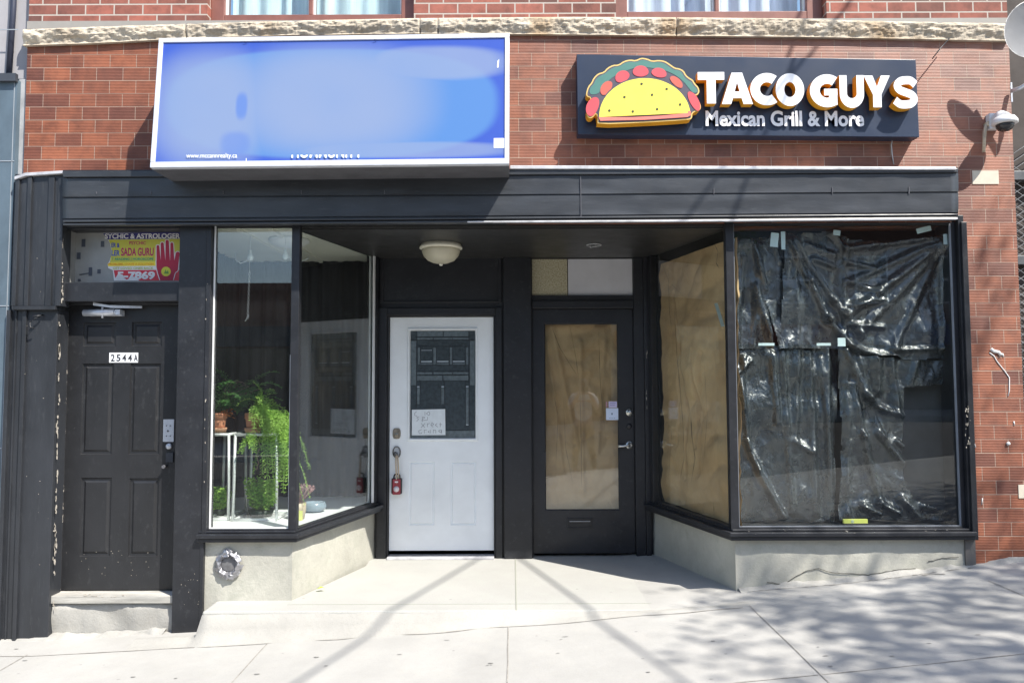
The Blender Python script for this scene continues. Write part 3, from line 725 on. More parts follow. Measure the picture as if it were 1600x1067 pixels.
# white door
wp = [rct(*r, YD) for r in ((639,721,679,820),(704,721,744,820))]
gl = rct(636.5,512,747,689,YD)
lv = [(0,0),(.004,.009),(.012,.010),(.020,.001),(.032,.001)]
d2 = obj('white_door', panel_door(WX0+.004, WX1-.004, WZ0+.018, WZ1-.004, YD, [(*p, lv) for p in wp]+[(*gl, [(0,0),(.004,-.010),(.018,-.012),(.026,.008)])]), white_paint, bld)
bm = BM(); box(bm, WX0, WX1, YD-.10, YD+.04, .0, .020); obj('threshold', bm, alu_lt, bld, bevel=.004)
GX0, GX1, GZ0, GZ1 = gl[0]+.026, gl[1]-.026, gl[2]+.026, gl[3]-.026
def gp(u, v): return GX0+(GX1-GX0)*(u-42)/(610-42), GZ1-(GZ1-GZ0)*(v-75)/(1025-75)
def frost(name, c, ro):
    m = M(name); return m.set(m.ramp(m.noise(35,4), [(.3,tuple(x*.8 for x in c)),(.7,tuple(x*1.25 for x in c))]), ro, m.bump(m.noise(55,4), .25, .003), spec=.9)
bm = BM(); box(bm, GX0-.003, GX1+.003, YD+.006, YD+.010, GZ0-.003, GZ1+.003); obj('pane', bm, frost('leaded_glass_dark', (.055,.070,.080), .12), d2)
bm = BM()
for (a, b, c, d) in ((100,80,325,125),(335,80,550,125),(100,137,238,153),(245,137,410,153),(415,137,552,153),(100,443,232,462),(245,443,408,462),(415,443,550,462),(100,475,322,518),(332,475,550,518),
    (100,580,124,725),(314,580,338,725),(530,580,553,900),(45,165,92,560),(565,165,606,560),(108,225,124,376),(242,225,266,376),(388,225,408,376),(530,225,550,376),(50,962,606,1020),(128,362,236,378),(270,362,380,378),(415,362,522,378)):
    x0_, z1_ = gp(a, b); x1_, z0_ = gp(c, d); box(bm, x0_, x1_, YD+.0045, YD+.007, z0_, z1_)
obj('textured_glass', bm, frost('leaded_glass_light', (.115,.145,.16), .25), d2)
bm = BM()
def came(a, b, c, d, t=.0016):
    x0_, z0_ = gp(a, b); x1_, z1_ = gp(c, d); box(bm, min(x0_,x1_)-t, max(x0_,x1_)+t, YD+.002, YD+.006, min(z0_,z1_)-t, max(z0_,z1_)+t)
for x in (96, 558): came(x, 78, x, 960)
for y in (130, 158, 215, 382, 438, 467, 522, 958): came(96, y, 556, y)
for x in (238, 411): came(x, 130, x, 158); came(x, 438, x, 467)
for x in (127, 239, 268, 384, 411, 527): came(x, 216, x, 380)
came(327, 78, 327, 130); came(327, 467, 327, 522); came(42, 158, 96, 158); came(558, 158, 610, 158)
for x in (126, 311, 340, 527): came(x, 522, x, 740 if x < 500 else 930)
obj('leading', bm, flat('lead_came', (.02,.025,.03), .4), d2)
bm = BM()
for (a, b, c, d) in ((135,344,230,353),(275,344,376,353),(415,344,518,353),(135,247,230,251),(100,568,122,576),(314,568,338,576),(530,568,552,576),(530,905,552,912)):
    x0_, z1_ = gp(a, b); x1_, z0_ = gp(c, d); box(bm, x0_, x1_, YD+.003, YD+.0065, z0_, z1_)
obj('bevelled_glass', bm, flat('bright_bevel_glass', (.45,.52,.58), .15), d2)
bm = BM(); p = U(620,677,YD); a_ = .034; n=20
prism_xz(bm, [(p.x+math.copysign(abs(math.cos(t))**.55, math.cos(t))*.034, p.z+math.copysign(abs(math.sin(t))**.75, math.sin(t))*.046) for t in [2*math.pi*k/n for k in range(n)]], YD-.012, YD+.001)
lathe(bm, (p.x, YD, p.z-.012), [(.018,.01),(.017,.024),(.006,.026)], 20, 0, 'Y')
obj('deadbolt', bm, plain('antique_nickel', (.33,.30,.25), .3, .25, 30, .8), d2, bevel=.002)
bm = BM(); p = U(620,706,YD)
ring = [Vector((p.x+.031*math.cos(t), YD-.008, p.z+.046*math.sin(t))) for t in [2*math.pi*k/24 for k in range(25)]]
tube(bm, ring, .006, 8); prism_xz(bm, [(p.x+.026*math.cos(t), p.z+.041*math.sin(t)) for t in [2*math.pi*k/24 for k in range(24)]], YD-.004, YD+.001, 1)
tube(bm, [(p.x,YD,p.z-.01),(p.x,YD-.05,p.z-.012)], .010, 12); tube(bm, [(p.x-.012,YD-.05,p.z-.0),(p.x+.0,YD-.055,p.z-.012),(p.x+.012,YD-.05,p.z-.026)], .012, 10)
obj('door_handle', bm, [plain('dark_nickel', (.22,.22,.22), .3, .2, 30, .8), plain('white_rose_plate', (.5,.52,.55), .4)], d2)
# key safe hanging from the handle
ks = thing('key_lock_box', 'small red and black key safe hung by a cord from the white door handle', 'lock box', U(620,771,YD-.06))
q = U(620,712,YD-.055); e = U(622,757,YD-.055)
bm = BM(); tube(bm, [q+Vector((0,-.008,.012)), q+Vector((-.004,-.016,0)), q+Vector((-.006,-.010,-.06)), e+Vector((-.010,-.012,.01)), e+Vector((0,-.012,0)), e+Vector((.006,0,.01)), q+Vector((.010,.004,-.04)), q+Vector((.006,0,.0))], .0065, 8)
obj('strap', bm, flat('tan_cord', (.50,.40,.30), .8), ks)
bm = BM(); c = U(620,756,YD-.05); zb_ = U(620,771.5,YD-.05).z
sh = [Vector((c.x-.026, YD-.045, U(620,748,YD-.05).z-.004))]+[Vector((c.x-.024*math.cos(t), YD-.045, U(620,745,YD-.05).z+.008+.016*math.sin(t))) for t in [math.pi*k/10 for k in range(11)]]+[Vector((c.x+.026, YD-.045, U(620,748,YD-.05).z-.004))]
tube(bm, sh, .0065, 8); obj('shackle', bm, flat('black_rubber', (.012,.013,.018), .5), ks)
bm = BM(); zt_ = U(620,747,YD-.05).z
box(bm, c.x-.044, c.x+.044, YD-.066, YD-.026, zb_, zt_); obj('lock_body', bm, flat('black_plastic_case', (.015,.016,.02), .45), ks, bevel=.009)
bm = BM(); box(bm, c.x-.034, c.x+.034, YD-.073, YD-.060, zb_-.003, zt_-.004); obj('cover', bm, flat('red_plastic_cover', (.28,.03,.045), .35), ks, bevel=.006)
bm = BM(); lathe(bm, (c.x, YD-.072, (zb_+zt_)/2-.022), [(.024,0),(.024,.006),(.017,.008),(.015,.012),(.006,.014)], 24, 0, 'Y'); box(bm, c.x-.014, c.x+.014, YD-.0745, YD-.07, zt_-.034, zt_-.022)
obj('dial', bm, plain('silver_dial', (.75,.68,.72), .3, .1, 20, .1), ks)
# hand-written paper on white door glass
pap = thing('paper_notice', 'hand-lettered white paper notice taped inside the white door glass', 'notice', U(670,680,YD))
bm = BM(); yy = YD-.004; quadp(bm, [(643.5,640),(695.5,639),(696,679.5),(643.5,680)], yy, yy+.002); obj('sheet', bm, plain('white_paper', (.72,.77,.80), .8, .06, 20), pap)
bm = BM()
def stroke(pts, t=.0016): 
    P = [U(x, y, yy-.001) for x, y in pts]
    for a, b in zip(P, P[1:]):
        d = (b-a); L = d.length
        if L < 1e-6: continue
        d /= L; n_ = Vector((-d.z, 0, d.x))*t
        bm.faces.new([bm.verts.new(v) for v in (a-n_, b-n_, b+n_, a+n_)])
for s in ([(651,643),(648,645),(648,649),(652,650)],[(664,643),(664,649)],[(670,643),(666,646),(670,649),(672,646),(670,643)],
          [(655,651),(651,652),(654,655),(651,658)],[(660,651),(660,659)],[(660,651),(664,652),(660,655)],[(668,651),(668,656)],[(658,657),(668,656)],
          [(658,661),(664,668)],[(664,661),(658,668)],[(668,661),(668,667)],[(668,663),(671,661)],[(674,664),(678,663),(675,660),(673,664),(677,667)],[(683,661),(680,664),(684,667)],[(688,660),(688,667)],[(686,663),(691,663)],
          [(659,671),(654,673),(655,677),(659,677),(659,675)],[(663,671),(663,677)],[(663,672),(667,671)],[(671,672),(669,675),(673,676),(673,671)],[(677,671),(677,677)],[(677,672),(681,672),(681,677)],[(689,671),(685,673),(689,676),(690,671),(690,677)]): stroke(s)
obj('handwriting', bm, flat('grey_marker_ink', (.20,.20,.24)), pap, recalc=False)
# black door with paper behind the glass
gx = rct(851,505,967,797,YD+.005)
d3 = obj('black_door', panel_door(KX0+.003, KX1-.003, KZ0, KZ1-.003, YD, [(*gx, [(0,0),(.004,.004),(.010,.014)])]), black, bld)
bm = BM(); box(bm, gx[0]+.008, gx[1]-.008, YD+.008, YD+.013, gx[2]+.008, gx[3]-.008); obj('pane', bm, shopglass, d3)
# cut the solid core away behind the glass: replace core box faces
me = d3.data; b2 = BM(); b2.from_mesh(me)
cx0, cx1, cz0, cz1 = gx[0]+.01, gx[1]-.01, gx[2]+.01, gx[3]-.01
kill = [f for f in b2.faces if len(f.verts) == 4 and ((f.calc_center_median().y > YD+.013 and abs(f.normal.y) > .9) or (abs(f.normal.y) > .9 and f.calc_area() > 1.2) or (abs(f.calc_center_median().y-(YD+.014)) < 1e-4 and f.calc_area() > .5))]
bmesh.ops.delete(b2, geom=kill, context='FACES')
for a, b, c, dd in ((KX0, cx0, KZ0, KZ1), (cx1, KX1, KZ0, KZ1), (cx0, cx1, KZ0, cz0), (cx0, cx1, cz1, KZ1)): box(b2, a+.004, b-.0, YD+.02, YD+.045, c+.001, dd-.004)
b2.to_mesh(me); b2.free()
bm = BM(); X0, X1, Z0, Z1 = rct(886,809,926,825,YD)
for r in ((X0,X1,Z1-.012,Z1),(X0,X1,Z0,Z0+.012),(X0,X0+.014,Z0+.012,Z1-.012),(X1-.014,X1,Z0+.012,Z1-.012)): box(bm, r[0], r[1], YD-.010, YD+.001, r[2], r[3])
box(bm, X0+.014, X1-.014, YD-.002, YD+.001, Z0+.012, Z1-.012, 0); box(bm, X0+.020, X1-.020, YD-.014, YD-.008, Z1-.030, Z1-.022, 1)
obj('mail_slot', bm, [black_door, plain('worn_steel', (.3,.31,.33), .35, .2, 20, .6)], d3, bevel=.0015)
bm = BM(); p = U(983.5,644,YD); lathe(bm, (p.x,YD,p.z), [(.034,0),(.034,.010),(.028,.018),(.018,.019),(.017,.026),(.005,.027)], 28, 0, 'Y')
p = U(983,666,YD); lathe(bm, (p.x,YD,p.z), [(.022,0),(.022,.008),(.012,.012)], 20, 1, 'Y'); obj('deadbolt', bm, [chrome, flat('blackened_lock', (.02,.02,.024), .35)], d3)
bm = BM(); p = U(983.5,695,YD); lathe(bm, (p.x,YD,p.z), [(.036,0),(.036,.008),(.028,.016),(.014,.018),(.013,.05)], 28, 0, 'Y')
tube(bm, [(p.x,YD-.045,p.z),(p.x-.02,YD-.05,p.z),(p.x-.06,YD-.052,p.z-.006),(p.x-.105,YD-.045,p.z-.006)], .011, 10); obj('door_lever', bm, chrome, d3)
bm = BM(); X0, X1, Z0, Z1 = rct(966,800,969,822,YD); pbox(bm, (846,706,853,724), YD-.008, YD+.001, Yp=YD); obj('hinge', bm, black, d3)
# stickers on the glass
st = thing('window_sticker', 'square white sticker beside the black door lock, small emblem in its middle', 'sticker', U(956,656,YD))
bm = BM(); pbox(bm, (947,637.5,966,656), YD+.004, YD+.0075, 0); pbox(bm, (955,645,957.5,648), YD+.0030, YD+.005, 1)
for k in range(3): pbox(bm, (952+k*3.5,652.6,954+k*3.5,653.4), YD+.003, YD+.005, 1)
obj('sticker_face', bm, [flat('white_vinyl', (.62,.70,.85)), flat('blue_grey_print', (.20,.26,.36))], st)
bm = BM(); pbox(bm, (951,627,964,636.5), YD+.004, YD+.0075, 0); pbox(bm, (947,627.5,949,636), YD+.004, YD+.0075, 2); pbox(bm, (953,629,962,630), YD+.003, YD+.005, 1); pbox(bm, (953,632,961,633), YD+.003, YD+.005, 1)
tag(obj('window_label', bm, [flat('lilac_vinyl', (.60,.55,.75)), flat('violet_print', (.3,.28,.5)), flat('pink_edge', (.55,.3,.35))]), 'small lilac label stuck just above the square white sticker', 'sticker')
# kraft paper
def kraft():
    m = M('kraft_paper'); col = m.ramp(m.noise(2.6, 6, (1,1,1), .6), [(.3,(.42,.265,.13)),(.7,(.60,.415,.225))])
    def crum(scv, st, ds, prev=None):
        vo = m.n.new('ShaderNodeTexVoronoi'); vo.inputs['Scale'].default_value = scv; nz = m.n.new('ShaderNodeTexNoise'); nz.inputs['Scale'].default_value = scv*.6
        cc_ = m.coord(); m.l.new(cc_, nz.inputs['Vector']); mv = m.n.new('ShaderNodeMix'); mv.data_type = 'VECTOR'; mv.inputs[0].default_value = .12
        m.l.new(cc_, mv.inputs[4]); m.l.new(nz.outputs['Color'], mv.inputs[5]); m.l.new(mv.outputs[1], vo.inputs['Vector']); return m.bump(vo.outputs['Distance'], st, ds, prev)
    nb = crum(4.5, .5, .035); nb = crum(12, .35, .012, nb); nb = m.bump(m.noise(22, 5, (1.5,1.5,.6)), .35, .012, nb)
    return m.set(col, .75, nb, spec=.25)
kraftm = kraft()
def papersheet(A, B, z0, z1, nrm, amp, seed, creases=(), nu=150, nv=130):
    bm = BM(); A = Vector(A); B = Vector(B); nrm = Vector(nrm).normalized(); G = []
    for i in range(nu+1):
        u = i/nu; c = []
        for j in range(nv+1):
            v = j/nv; p = A.lerp(B, u); z = z0+(z1-z0)*v
            h = amp*(.9*abs(noise.noise(Vector((u*3.2+v*2.3, v*9-u, seed+9))))+  .5*noise.noise(Vector((u*3, v*4.2, seed)))+.22*abs(noise.noise(Vector((u*7+v*8, v*14-u*4, seed+4))))+.12*noise.noise(Vector((u*16, v*30, seed))))
            for (u0, v0, u1, v1, w_, hh) in creases:
                du, dv = u1-u0, v1-v0; t = max(0, min(1, ((u-u0)*du+(v-v0)*dv)/(du*du+dv*dv))); dx = (u-(u0+du*t)); dy = (v-(v0+dv*t))*1.8; dd = math.hypot(dx, dy)
                h += hh*math.exp(-(dd/w_)**2)
            c.append(bm.verts.new((p.x+nrm.x*h, p.y+nrm.y*h, z)))
        G.append(c)
    for a, b in zip(G, G[1:]):
        for k in range(nv): bm.faces.new((a[k], b[k], b[k+1], a[k+1])).smooth = True
    return bm
kp = obj('kraft_paper', papersheet((gx[0]-.04, YD+.105), (gx[1]+.04, YD+.105), gx[2]-.02, gx[3]+.0, (0,-1), .035, 3, [(.15,.98,.45,.35,.05,.03),(.5,.9,.52,.1,.03,.018),(.1,.9,.28,.2,.03,.018),(.8,.9,.7,.3,.03,.012)]), kraftm, recalc=False)
tag(kp, 'creased brown kraft paper hung behind the black door glass', 'paper')
nnR = Vector((dR.y, -dR.x))
A = fR+nnR*.062-dR*.01; B = bR+nnR*.085-dR*.03
kp2 = obj('kraft_paper', papersheet((B.x, B.y), (A.x, A.y), zg0+.0, zg1-.09, (-nnR.x,-nnR.y), .05, 11, [(.20,.86,.26,.62,.011,-.05),(.26,.62,.36,.42,.011,-.06),(.36,.42,.33,.12,.012,-.06),(.45,.62,.50,.40,.010,-.05),(.50,.40,.46,.25,.010,-.05),(.24,.53,.20,.25,.010,-.04),(.6,.95,.35,.7,.08,.012),(.9,.99,.95,.8,.03,-.05),(.55,.6,.5,.15,.02,-.04)]), kraftm, recalc=False)
tag(kp2, 'tall wrinkled brown paper covering the angled window right of the black door', 'paper')
def crease_ribbon(parent, pts, P0, d2, off, wid, mat_):
    n2 = Vector((d2.y, -d2.x, 0)); O = Vector((P0.x, P0.y, 0))+n2*off; bm_ = BM(); V_ = []
    L_ = []
    for (x0, y0), (x1, y1) in zip(pts, pts[1:]):
        for k in range(8): L_.append((x0+(x1-x0)*k/8, y0+(y1-y0)*k/8))
    for k, (px, py) in enumerate(L_):
        r_ = U(px, py, 0)-CAM; t = (O-CAM).dot(n2)/r_.dot(n2); p = CAM+r_*t; ww = 1.5*wid*(.25+1.5*abs(noise.noise(Vector((k*.35, px*.37+.5, .4)))))*min(1, k/3, (len(L_)-1-k)/3)+.0003
        j = Vector((d2.x, d2.y, 0)); p += j*.002*noise.noise(Vector((k*.8, py, 2)))
        V_.append((bm_.verts.new(p-j*ww), bm_.verts.new(p+j*ww)))
    for a_, b_ in zip(V_, V_[1:]): bm_.faces.new((a_[0], a_[1], b_[1], b_[0]))
    obj('tear_and_crease_shade', bm_, mat_, parent, recalc=False)
tear_m = flat('dark_gap_in_paper', (.025,.018,.012), .9); fold_m = flat('painted_fold_shade', (.16,.11,.06), .9)  # dark ribbons laid over the paper paint its crease shade and gaps
for pts, w_, m_ in (([(1044,423),(1046,486),(1050,520)],.002,tear_m),([(1053,476),(1058,559),(1062,600),(1067,661),(1069,715),(1061,757)],.0032,tear_m),([(1079,641),(1081,681),(1086,715),(1079,760)],.0028,tear_m),([(1050,671),(1047,708),(1045,749)],.0016,tear_m),([(1115,782),(1116,810)],.003,tear_m),([(1114,376),(1122,394),(1119,411),(1125,422)],.003,tear_m),
    ([(1030,400),(1045,440),(1080,475)],.0016,fold_m),([(1100,440),(1090,480),(1078,500)],.0016,fold_m),([(1100,560),(1105,650),(1098,740)],.0014,fold_m),([(1035,560),(1036,640),(1032,780)],.0014,fold_m)):
    crease_ribbon(kp2, pts, fR, dR, .012, w_, m_)
for pts, w_ in (([(862,510),(875,544),(905,592)],.0022),([(906,600),(908,690),(909,770)],.0018),([(890,508),(900,560),(905,600)],.0012),([(862,600),(872,650),(868,740)],.0015),([(935,512),(938,600),(948,700)],.0013),([(880,620),(884,700),(896,760)],.0012)):
    crease_ribbon(kp, pts, Vector((0, YD)), Vector((1, 0)), -.019, w_, fold_m)
# black / clear plastic sheets in the right window
def plastic(name, base, rough=.23, clear=0.0):
    m = M(name); nb = m.bump(m.noise(7, 6, (1,1,.7), .6, 1.2), .75, .03); nb = m.bump(m.noise(30, 5, (1.2,1,.8), .6, .8), .45, .010, nb)
    m.set(base, m.math('ADD', m.math('MULTIPLY', m.noise(9,4), .2), rough-.06), nb, spec=1.0)
    m.b.inputs['Coat Weight'].default_value = .7; m.b.inputs['Coat Roughness'].default_value = .12
    if clear:
        tr = m.n.new('ShaderNodeBsdfTransparent'); tr.inputs[0].default_value = (.75,.78,.8,1); mx = m.n.new('ShaderNodeMixShader'); mx.inputs[0].default_value = clear
        m.l.new(m.b.outputs[0], mx.inputs[1]); m.l.new(tr.outputs[0], mx.inputs[2]); m.l.new(mx.outputs[0], m.n['Material Output'].inputs[0])
    return m.m
plasm = plastic('black_polythene', (.020,.025,.029))
def sheet(poly, ridges, Y, seed, name, label, step=2.2, small=.004, mat=None):
    xs_ = [p[0] for p in poly]; ys_ = [p[1] for p in poly]; x0, x1, y0, y1 = min(xs_), max(xs_), min(ys_), max(ys_)
    nx_, ny_ = int((x1-x0)/step), int((y1-y0)/step)
    PX, PY = np.meshgrid(np.linspace(x0, x1, nx_+1), np.linspace(y0, y1, ny_+1)); H = np.zeros_like(PX)
    for (a, b, c, d, w_, h) in ridges:
        du, dv = c-a, d-b; L2 = du*du+dv*dv
        t = np.clip(((PX-a)*du+(PY-b)*dv)/L2, 0, 1); s_ = ((PX-a)*dv-(PY-b)*du)/math.sqrt(L2)
        D = np.hypot(PX-(a+du*t), PY-(b+dv*t)); H += h*np.exp(-(D/w_)**2)*(1+.5*np.sign(s_)*np.minimum(1, np.abs(s_)/w_))
    def inside(x, y):
        c = False; n = len(poly)
        for i in range(n):
            (xa, ya), (xb, yb) = poly[i], poly[(i+1) % n]
            if (ya > y) != (yb > y) and x < (xb-xa)*(y-ya)/(yb-ya)+xa: c = not c
        return c
    bm = BM(); V = {}
    def vert_(j, i):
        if (j, i) not in V:
            px, py = PX[j, i], PY[j, i]; p = U(px, py, Y)
            h = H[j, i] + .034*noise.noise(Vector((px*.022+py*.008, py*.016-px*.004, seed))) + .010*noise.noise(Vector((px*.05, py*.03, seed+3))) + small*noise.noise(Vector((px*.11, py*.07, seed))) + small*.5*noise.noise(Vector((px*.3, py*.24, seed)))
            V[j, i] = bm.verts.new((p.x, p.y-max(-.04, min(h*1.15, .11)), p.z))
        return V[j, i]
    for j in range(ny_):
        for i in range(nx_):
            if inside((PX[j,i]+PX[j,i+1])/2, (PY[j,i]+PY[j+1,i])/2):
                bm.faces.new((vert_(j,i), vert_(j,i+1), vert_(j+1,i+1), vert_(j+1,i))).smooth = True
    o = obj(name, bm, mat or plasm, recalc=False); tag(o, label, 'plastic sheet', 'plastic sheets taped up in the right shop window'); return o
sheet([(1140,378),(1226,366),(1222,440),(1217,545),(1196,470),(1206,545),(1140,545)],
      [(1146,375,1152,545,4,.02),(1175,380,1195,452,4,.03),(1178,450,1200,520,7,.03),(1206,375,1218,410,4,.02),(1186,385,1176,540,6,.015),(1192,500,1206,545,5,.03),(1160,400,1150,530,5,.015)], .165, 4, 'plastic_sheet', 'dark crumpled plastic sheet in the upper left of the right shop window')
sheet([(1218,545),(1226,362),(1240,366),(1300,362),(1330,376),(1400,378),(1478,366),(1476,560),(1410,562),(1400,556),(1330,556),(1308,545)],
      [(1230,376,1262,440,4,.035),(1262,440,1290,500,5,.04),(1290,500,1330,545,6,.045),(1330,545,1400,562,5,.035),(1238,374,1300,470,4,.03),(1300,470,1345,525,5,.03),
       (1470,370,1322,388,5,.035),(1470,374,1325,440,6,.03),(1470,378,1322,490,7,.035),(1470,385,1340,520,7,.025),(1472,380,1395,540,7,.03),(1470,375,1470,545,4,.035),
       (1316,370,1318,520,4,.025),(1320,410,1362,420,4,.03),(1322,440,1380,462,4,.02),(1325,508,1380,512,4,.03),(1300,366,1322,400,5,.03),(1270,406,1300,418,4,.035),(1262,385,1300,400,5,.02),(1395,548,1470,545,4,.02),(1240,380,1246,540,5,.012),(1325,478,1378,470,5,.03)], .145, 14, 'plastic_sheet', 'large glossy black plastic sheet swagged across the upper right of the right shop window', small=.006)
sheet([(1140,545),(1186,540),(1215,541),(1262,540),(1302,538),(1312,560),(1304,700),(1306,815),(1140,815)],
      [(1160,560,1155,640,5,.03),(1147,560,1170,700,4,.025),(1165,690,1182,730,5,.035),(1182,735,1222,806,5,.04),(1205,555,1212,660,6,.025),(1220,550,1236,800,5,.02),(1245,545,1240,700,6,.02),(1262,550,1272,800,6,.025),(1290,545,1292,810,6,.03),(1150,585,1172,565,4,.03),(1240,690,1265,705,5,.02),(1280,560,1300,800,5,.02)], .18, 24, 'plastic_sheet', 'dark hanging plastic sheet in the lower left of the right shop window')
sheet([(1308,541),(1322,541),(1345,556),(1400,560),(1410,562),(1476,562),(1474,600),(1412,605),(1410,745),(1425,780),(1480,800),(1485,812),(1310,812),(1316,700)],
      [(1318,548,1350,620,6,.035),(1350,620,1378,642,6,.045),(1378,640,1410,650,5,.03),(1365,560,1368,610,8,.04),(1330,600,1345,680,5,.025),(1345,680,1372,780,6,.035),(1340,560,1372,680,5,.02),(1372,680,1412,728,6,.04),(1400,690,1412,700,4,.03),
       (1320,560,1322,800,6,.02),(1345,790,1372,802,5,.05),(1372,786,1398,800,6,.05),(1405,780,1430,806,6,.045),(1440,790,1480,800,6,.04),(1390,560,1400,640,6,.025),(1430,565,1420,600,5,.02)], .155, 34, 'plastic_sheet', 'black plastic sheet with deep diagonal folds, lower right of the right shop window', small=.006)
bm = BM(); pbox(bm, (1398,560,1480,815), .25, .255, Yp=.25); o = obj('reflection_panel', bm, plain('painted_reflection_grey', (.07,.072,.074), .6, .3, 5)); tag(o, 'added grey panel painting the pale street reflection behind the plastic, lower right', 'board')  # added panel, its grey stands in for the reflected road
bm = BM(); pbox(bm, (1150,660,1238,785), .165, .172, Yp=.165); 
bm.free()
tapem = flat('pale_masking_tape', (.55,.66,.66), .6)
tapes = [((1139,374,1150,385),10,'tape piece at the top left corner of the right window, beside the mullion'),((1204,364,1216,386),-6,'torn tape piece left of the long vertical strip atop the right window'),((1220.5,362,1227,390),0,'longest upright tape strip hanging at the top of the right window'),
         ((1185,536,1210,540),0,'narrow level tape strip on the left seam of the plastic sheets'),((1276,536,1298,540),0,'narrow level tape strip on the middle seam of the plastic sheets'),((1309,528,1321,541),0,'short square tape piece where the four plastic sheets meet'),
         ((1432,355,1455,363),14,'slanted tape piece stuck high near the right casing of the right window'),((1474,366,1480,382),0,'small upright tape piece at the far top right of the plastic'),((1302,360,1313,368),-8,'small tilted tape piece at the top middle of the plastic')]
for (r, a, lab) in tapes:
    bm = BM(); X0, X1, Z0, Z1 = rct(*r, .033); cx_, cz_ = (X0+X1)/2, (Z0+Z1)/2; pts = []
    for (x, z) in ((X0,Z0),(X1,Z0),(X1,Z1),(cx_,Z1+.001),(X0,Z1)):
        t = math.radians(a); dx, dz = x-cx_, z-cz_; pts.append((cx_+dx*math.cos(t)-dz*math.sin(t)+random.uniform(-.001,.001), cz_+dx*math.sin(t)+dz*math.cos(t)))
    prism_xz(bm, pts, .032, .0335); tag(obj('tape_strip', bm, tapem), lab, 'tape', 'tape strips on the window coverings')
def on_pane(f, d, nn, s, z, off): p = f+d*s-nn*off; return Vector((p.x, p.y, z))
bm = BM(); s0 = .14; zc = 1.96
vv = [on_pane(fR, dR, -nnR, s0+ds, zc+dz, .008) for ds, dz in ((.09,.075),(.0,-.10),(-.045,-.10),(.045,.075))]
ff = [bm.verts.new(v) for v in vv]; bm.faces.new(ff); bmesh.ops.solidify(bm, geom=list(bm.faces), thickness=.001)
tag(obj('tape_strip', bm, tapem), 'leaning tape strip on the brown paper of the angled window', 'tape', 'tape strips on the window coverings')
bm = BM(); pbox(bm, (1318,811,1356,817.5), .03, .05, Yp=.03); pbox(bm, (1330,812,1334,816.5), .028, .03, 1, Yp=.03); tag(obj('spirit_level', bm, [flat('yellow_green_plastic', (.55,.58,.12)), flat('clear_vial', (.6,.7,.5))], bevel=.001), 'thin yellow-green strip lying on the sill inside the right window', 'strip')
# ---- cracks in base and pavement
def crack(pts, r, fz=None, Y=-.006):
    bm_ = BM(); P = []
    for (x0, y0), (x1, y1) in zip(pts, pts[1:]):
        n_ = max(2, int(math.hypot(x1-x0, y1-y0)/4))
        for k in range(n_):
            t = k/n_; j = 1.2*noise.noise(Vector((x0+k*1.7, y0, 3)))
            P.append((x0+(x1-x0)*t, y0+(y1-y0)*t+j))
    W = []
    for p in P:
        q = U(p[0], p[1], Y) if fz is None else UZ(p[0], p[1], fz)
        W.append(q)
    for k in range(len(W)-1):
        rr = r*(.4+.8*abs(noise.noise(Vector((k*.3, r*99, 1)))))
        if fz is not None:
            for q in (W[k],): q.z = max(swz(q.x, q.y), -9)+.003
    tube(bm_, W, r, 5); return bm_
Z8 = lambda x, y: (1000+x/2.667, 860+y/2.667)
obj('wall_crack', crack([Z8(530,132),Z8(600,140),Z8(650,106),Z8(700,82),Z8(745,75),Z8(800,92),Z8(880,95),Z8(950,100),Z8(1000,93),Z8(1080,78),Z8(1160,74)], .0022), crk, bld)
obj('wall_crack', crack([Z8(1200,45),Z8(1260,32),Z8(1340,25)], .0022), crk, bld)
def gcrack(px, wd, name='pavement_crack'):
    bm_ = BM(); P = []
    for (x0, y0), (x1, y1) in zip(px, px[1:]):
        n_ = max(2, int(math.hypot(x1-x0, y1-y0)/5))
        for k in range(n_): t = k/n_; P.append((x0+(x1-x0)*t, y0+(y1-y0)*t+1.0*noise.noise(Vector((x0+k*2.3, y0, 3)))))
    V_ = []
    for k, p in enumerate(P):
        q = UZ(*p, 0); 
        for _ in range(4): q = UZ(*p, swz(q.x, q.y))
        ww = wd*(.25+abs(noise.noise(Vector((k*.35, p[0], 1))))*1.8); z_ = swz(q.x, q.y)+.0035
        V_.append((bm_.verts.new((q.x, q.y-ww, z_)), bm_.verts.new((q.x, q.y+ww, z_))))
    for a_, b_ in zip(V_, V_[1:]): bm_.faces.new((a_[0], b_[0], b_[1], a_[1]))
    return tag(obj(name, bm_, jm), kind='structure')
gcrack([(1165,925),(1230,919),(1300,914),(1380,905),(1470,893),(1540,885)], .006)
gcrack([(1440,899),(1460,897),(1482,897)], .012)
gcrack([(232,985),(300,981),(390,974)], .008)
random.seed(77); bm = BM()
for k in range(34):
    px_, py_ = random.uniform(0,1600), random.uniform(985,1064)
    if py_ < 985-(px_-20)*.06+25 and px_ < 300: continue
    q = UZ(px_, py_, 0)
    for _ in range(4): q = UZ(px_, py_, swz(q.x, q.y))
    a_ = random.uniform(.005,.018); b_ = a_*random.uniform(.25,.6); vv = [bm.verts.new((q.x+a_*math.cos(t)*random.uniform(.7,1.2), q.y+b_*math.sin(t)*random.uniform(.7,1.2), swz(q.x, q.y)+.004)) for t in [2*math.pi*i/9 for i in range(9)]]
    bm.faces.new(vv)
tag(obj('pavement_gum_spots', bm, plain('old_gum', (.24,.235,.22), .8, .2, 30)), kind='structure')
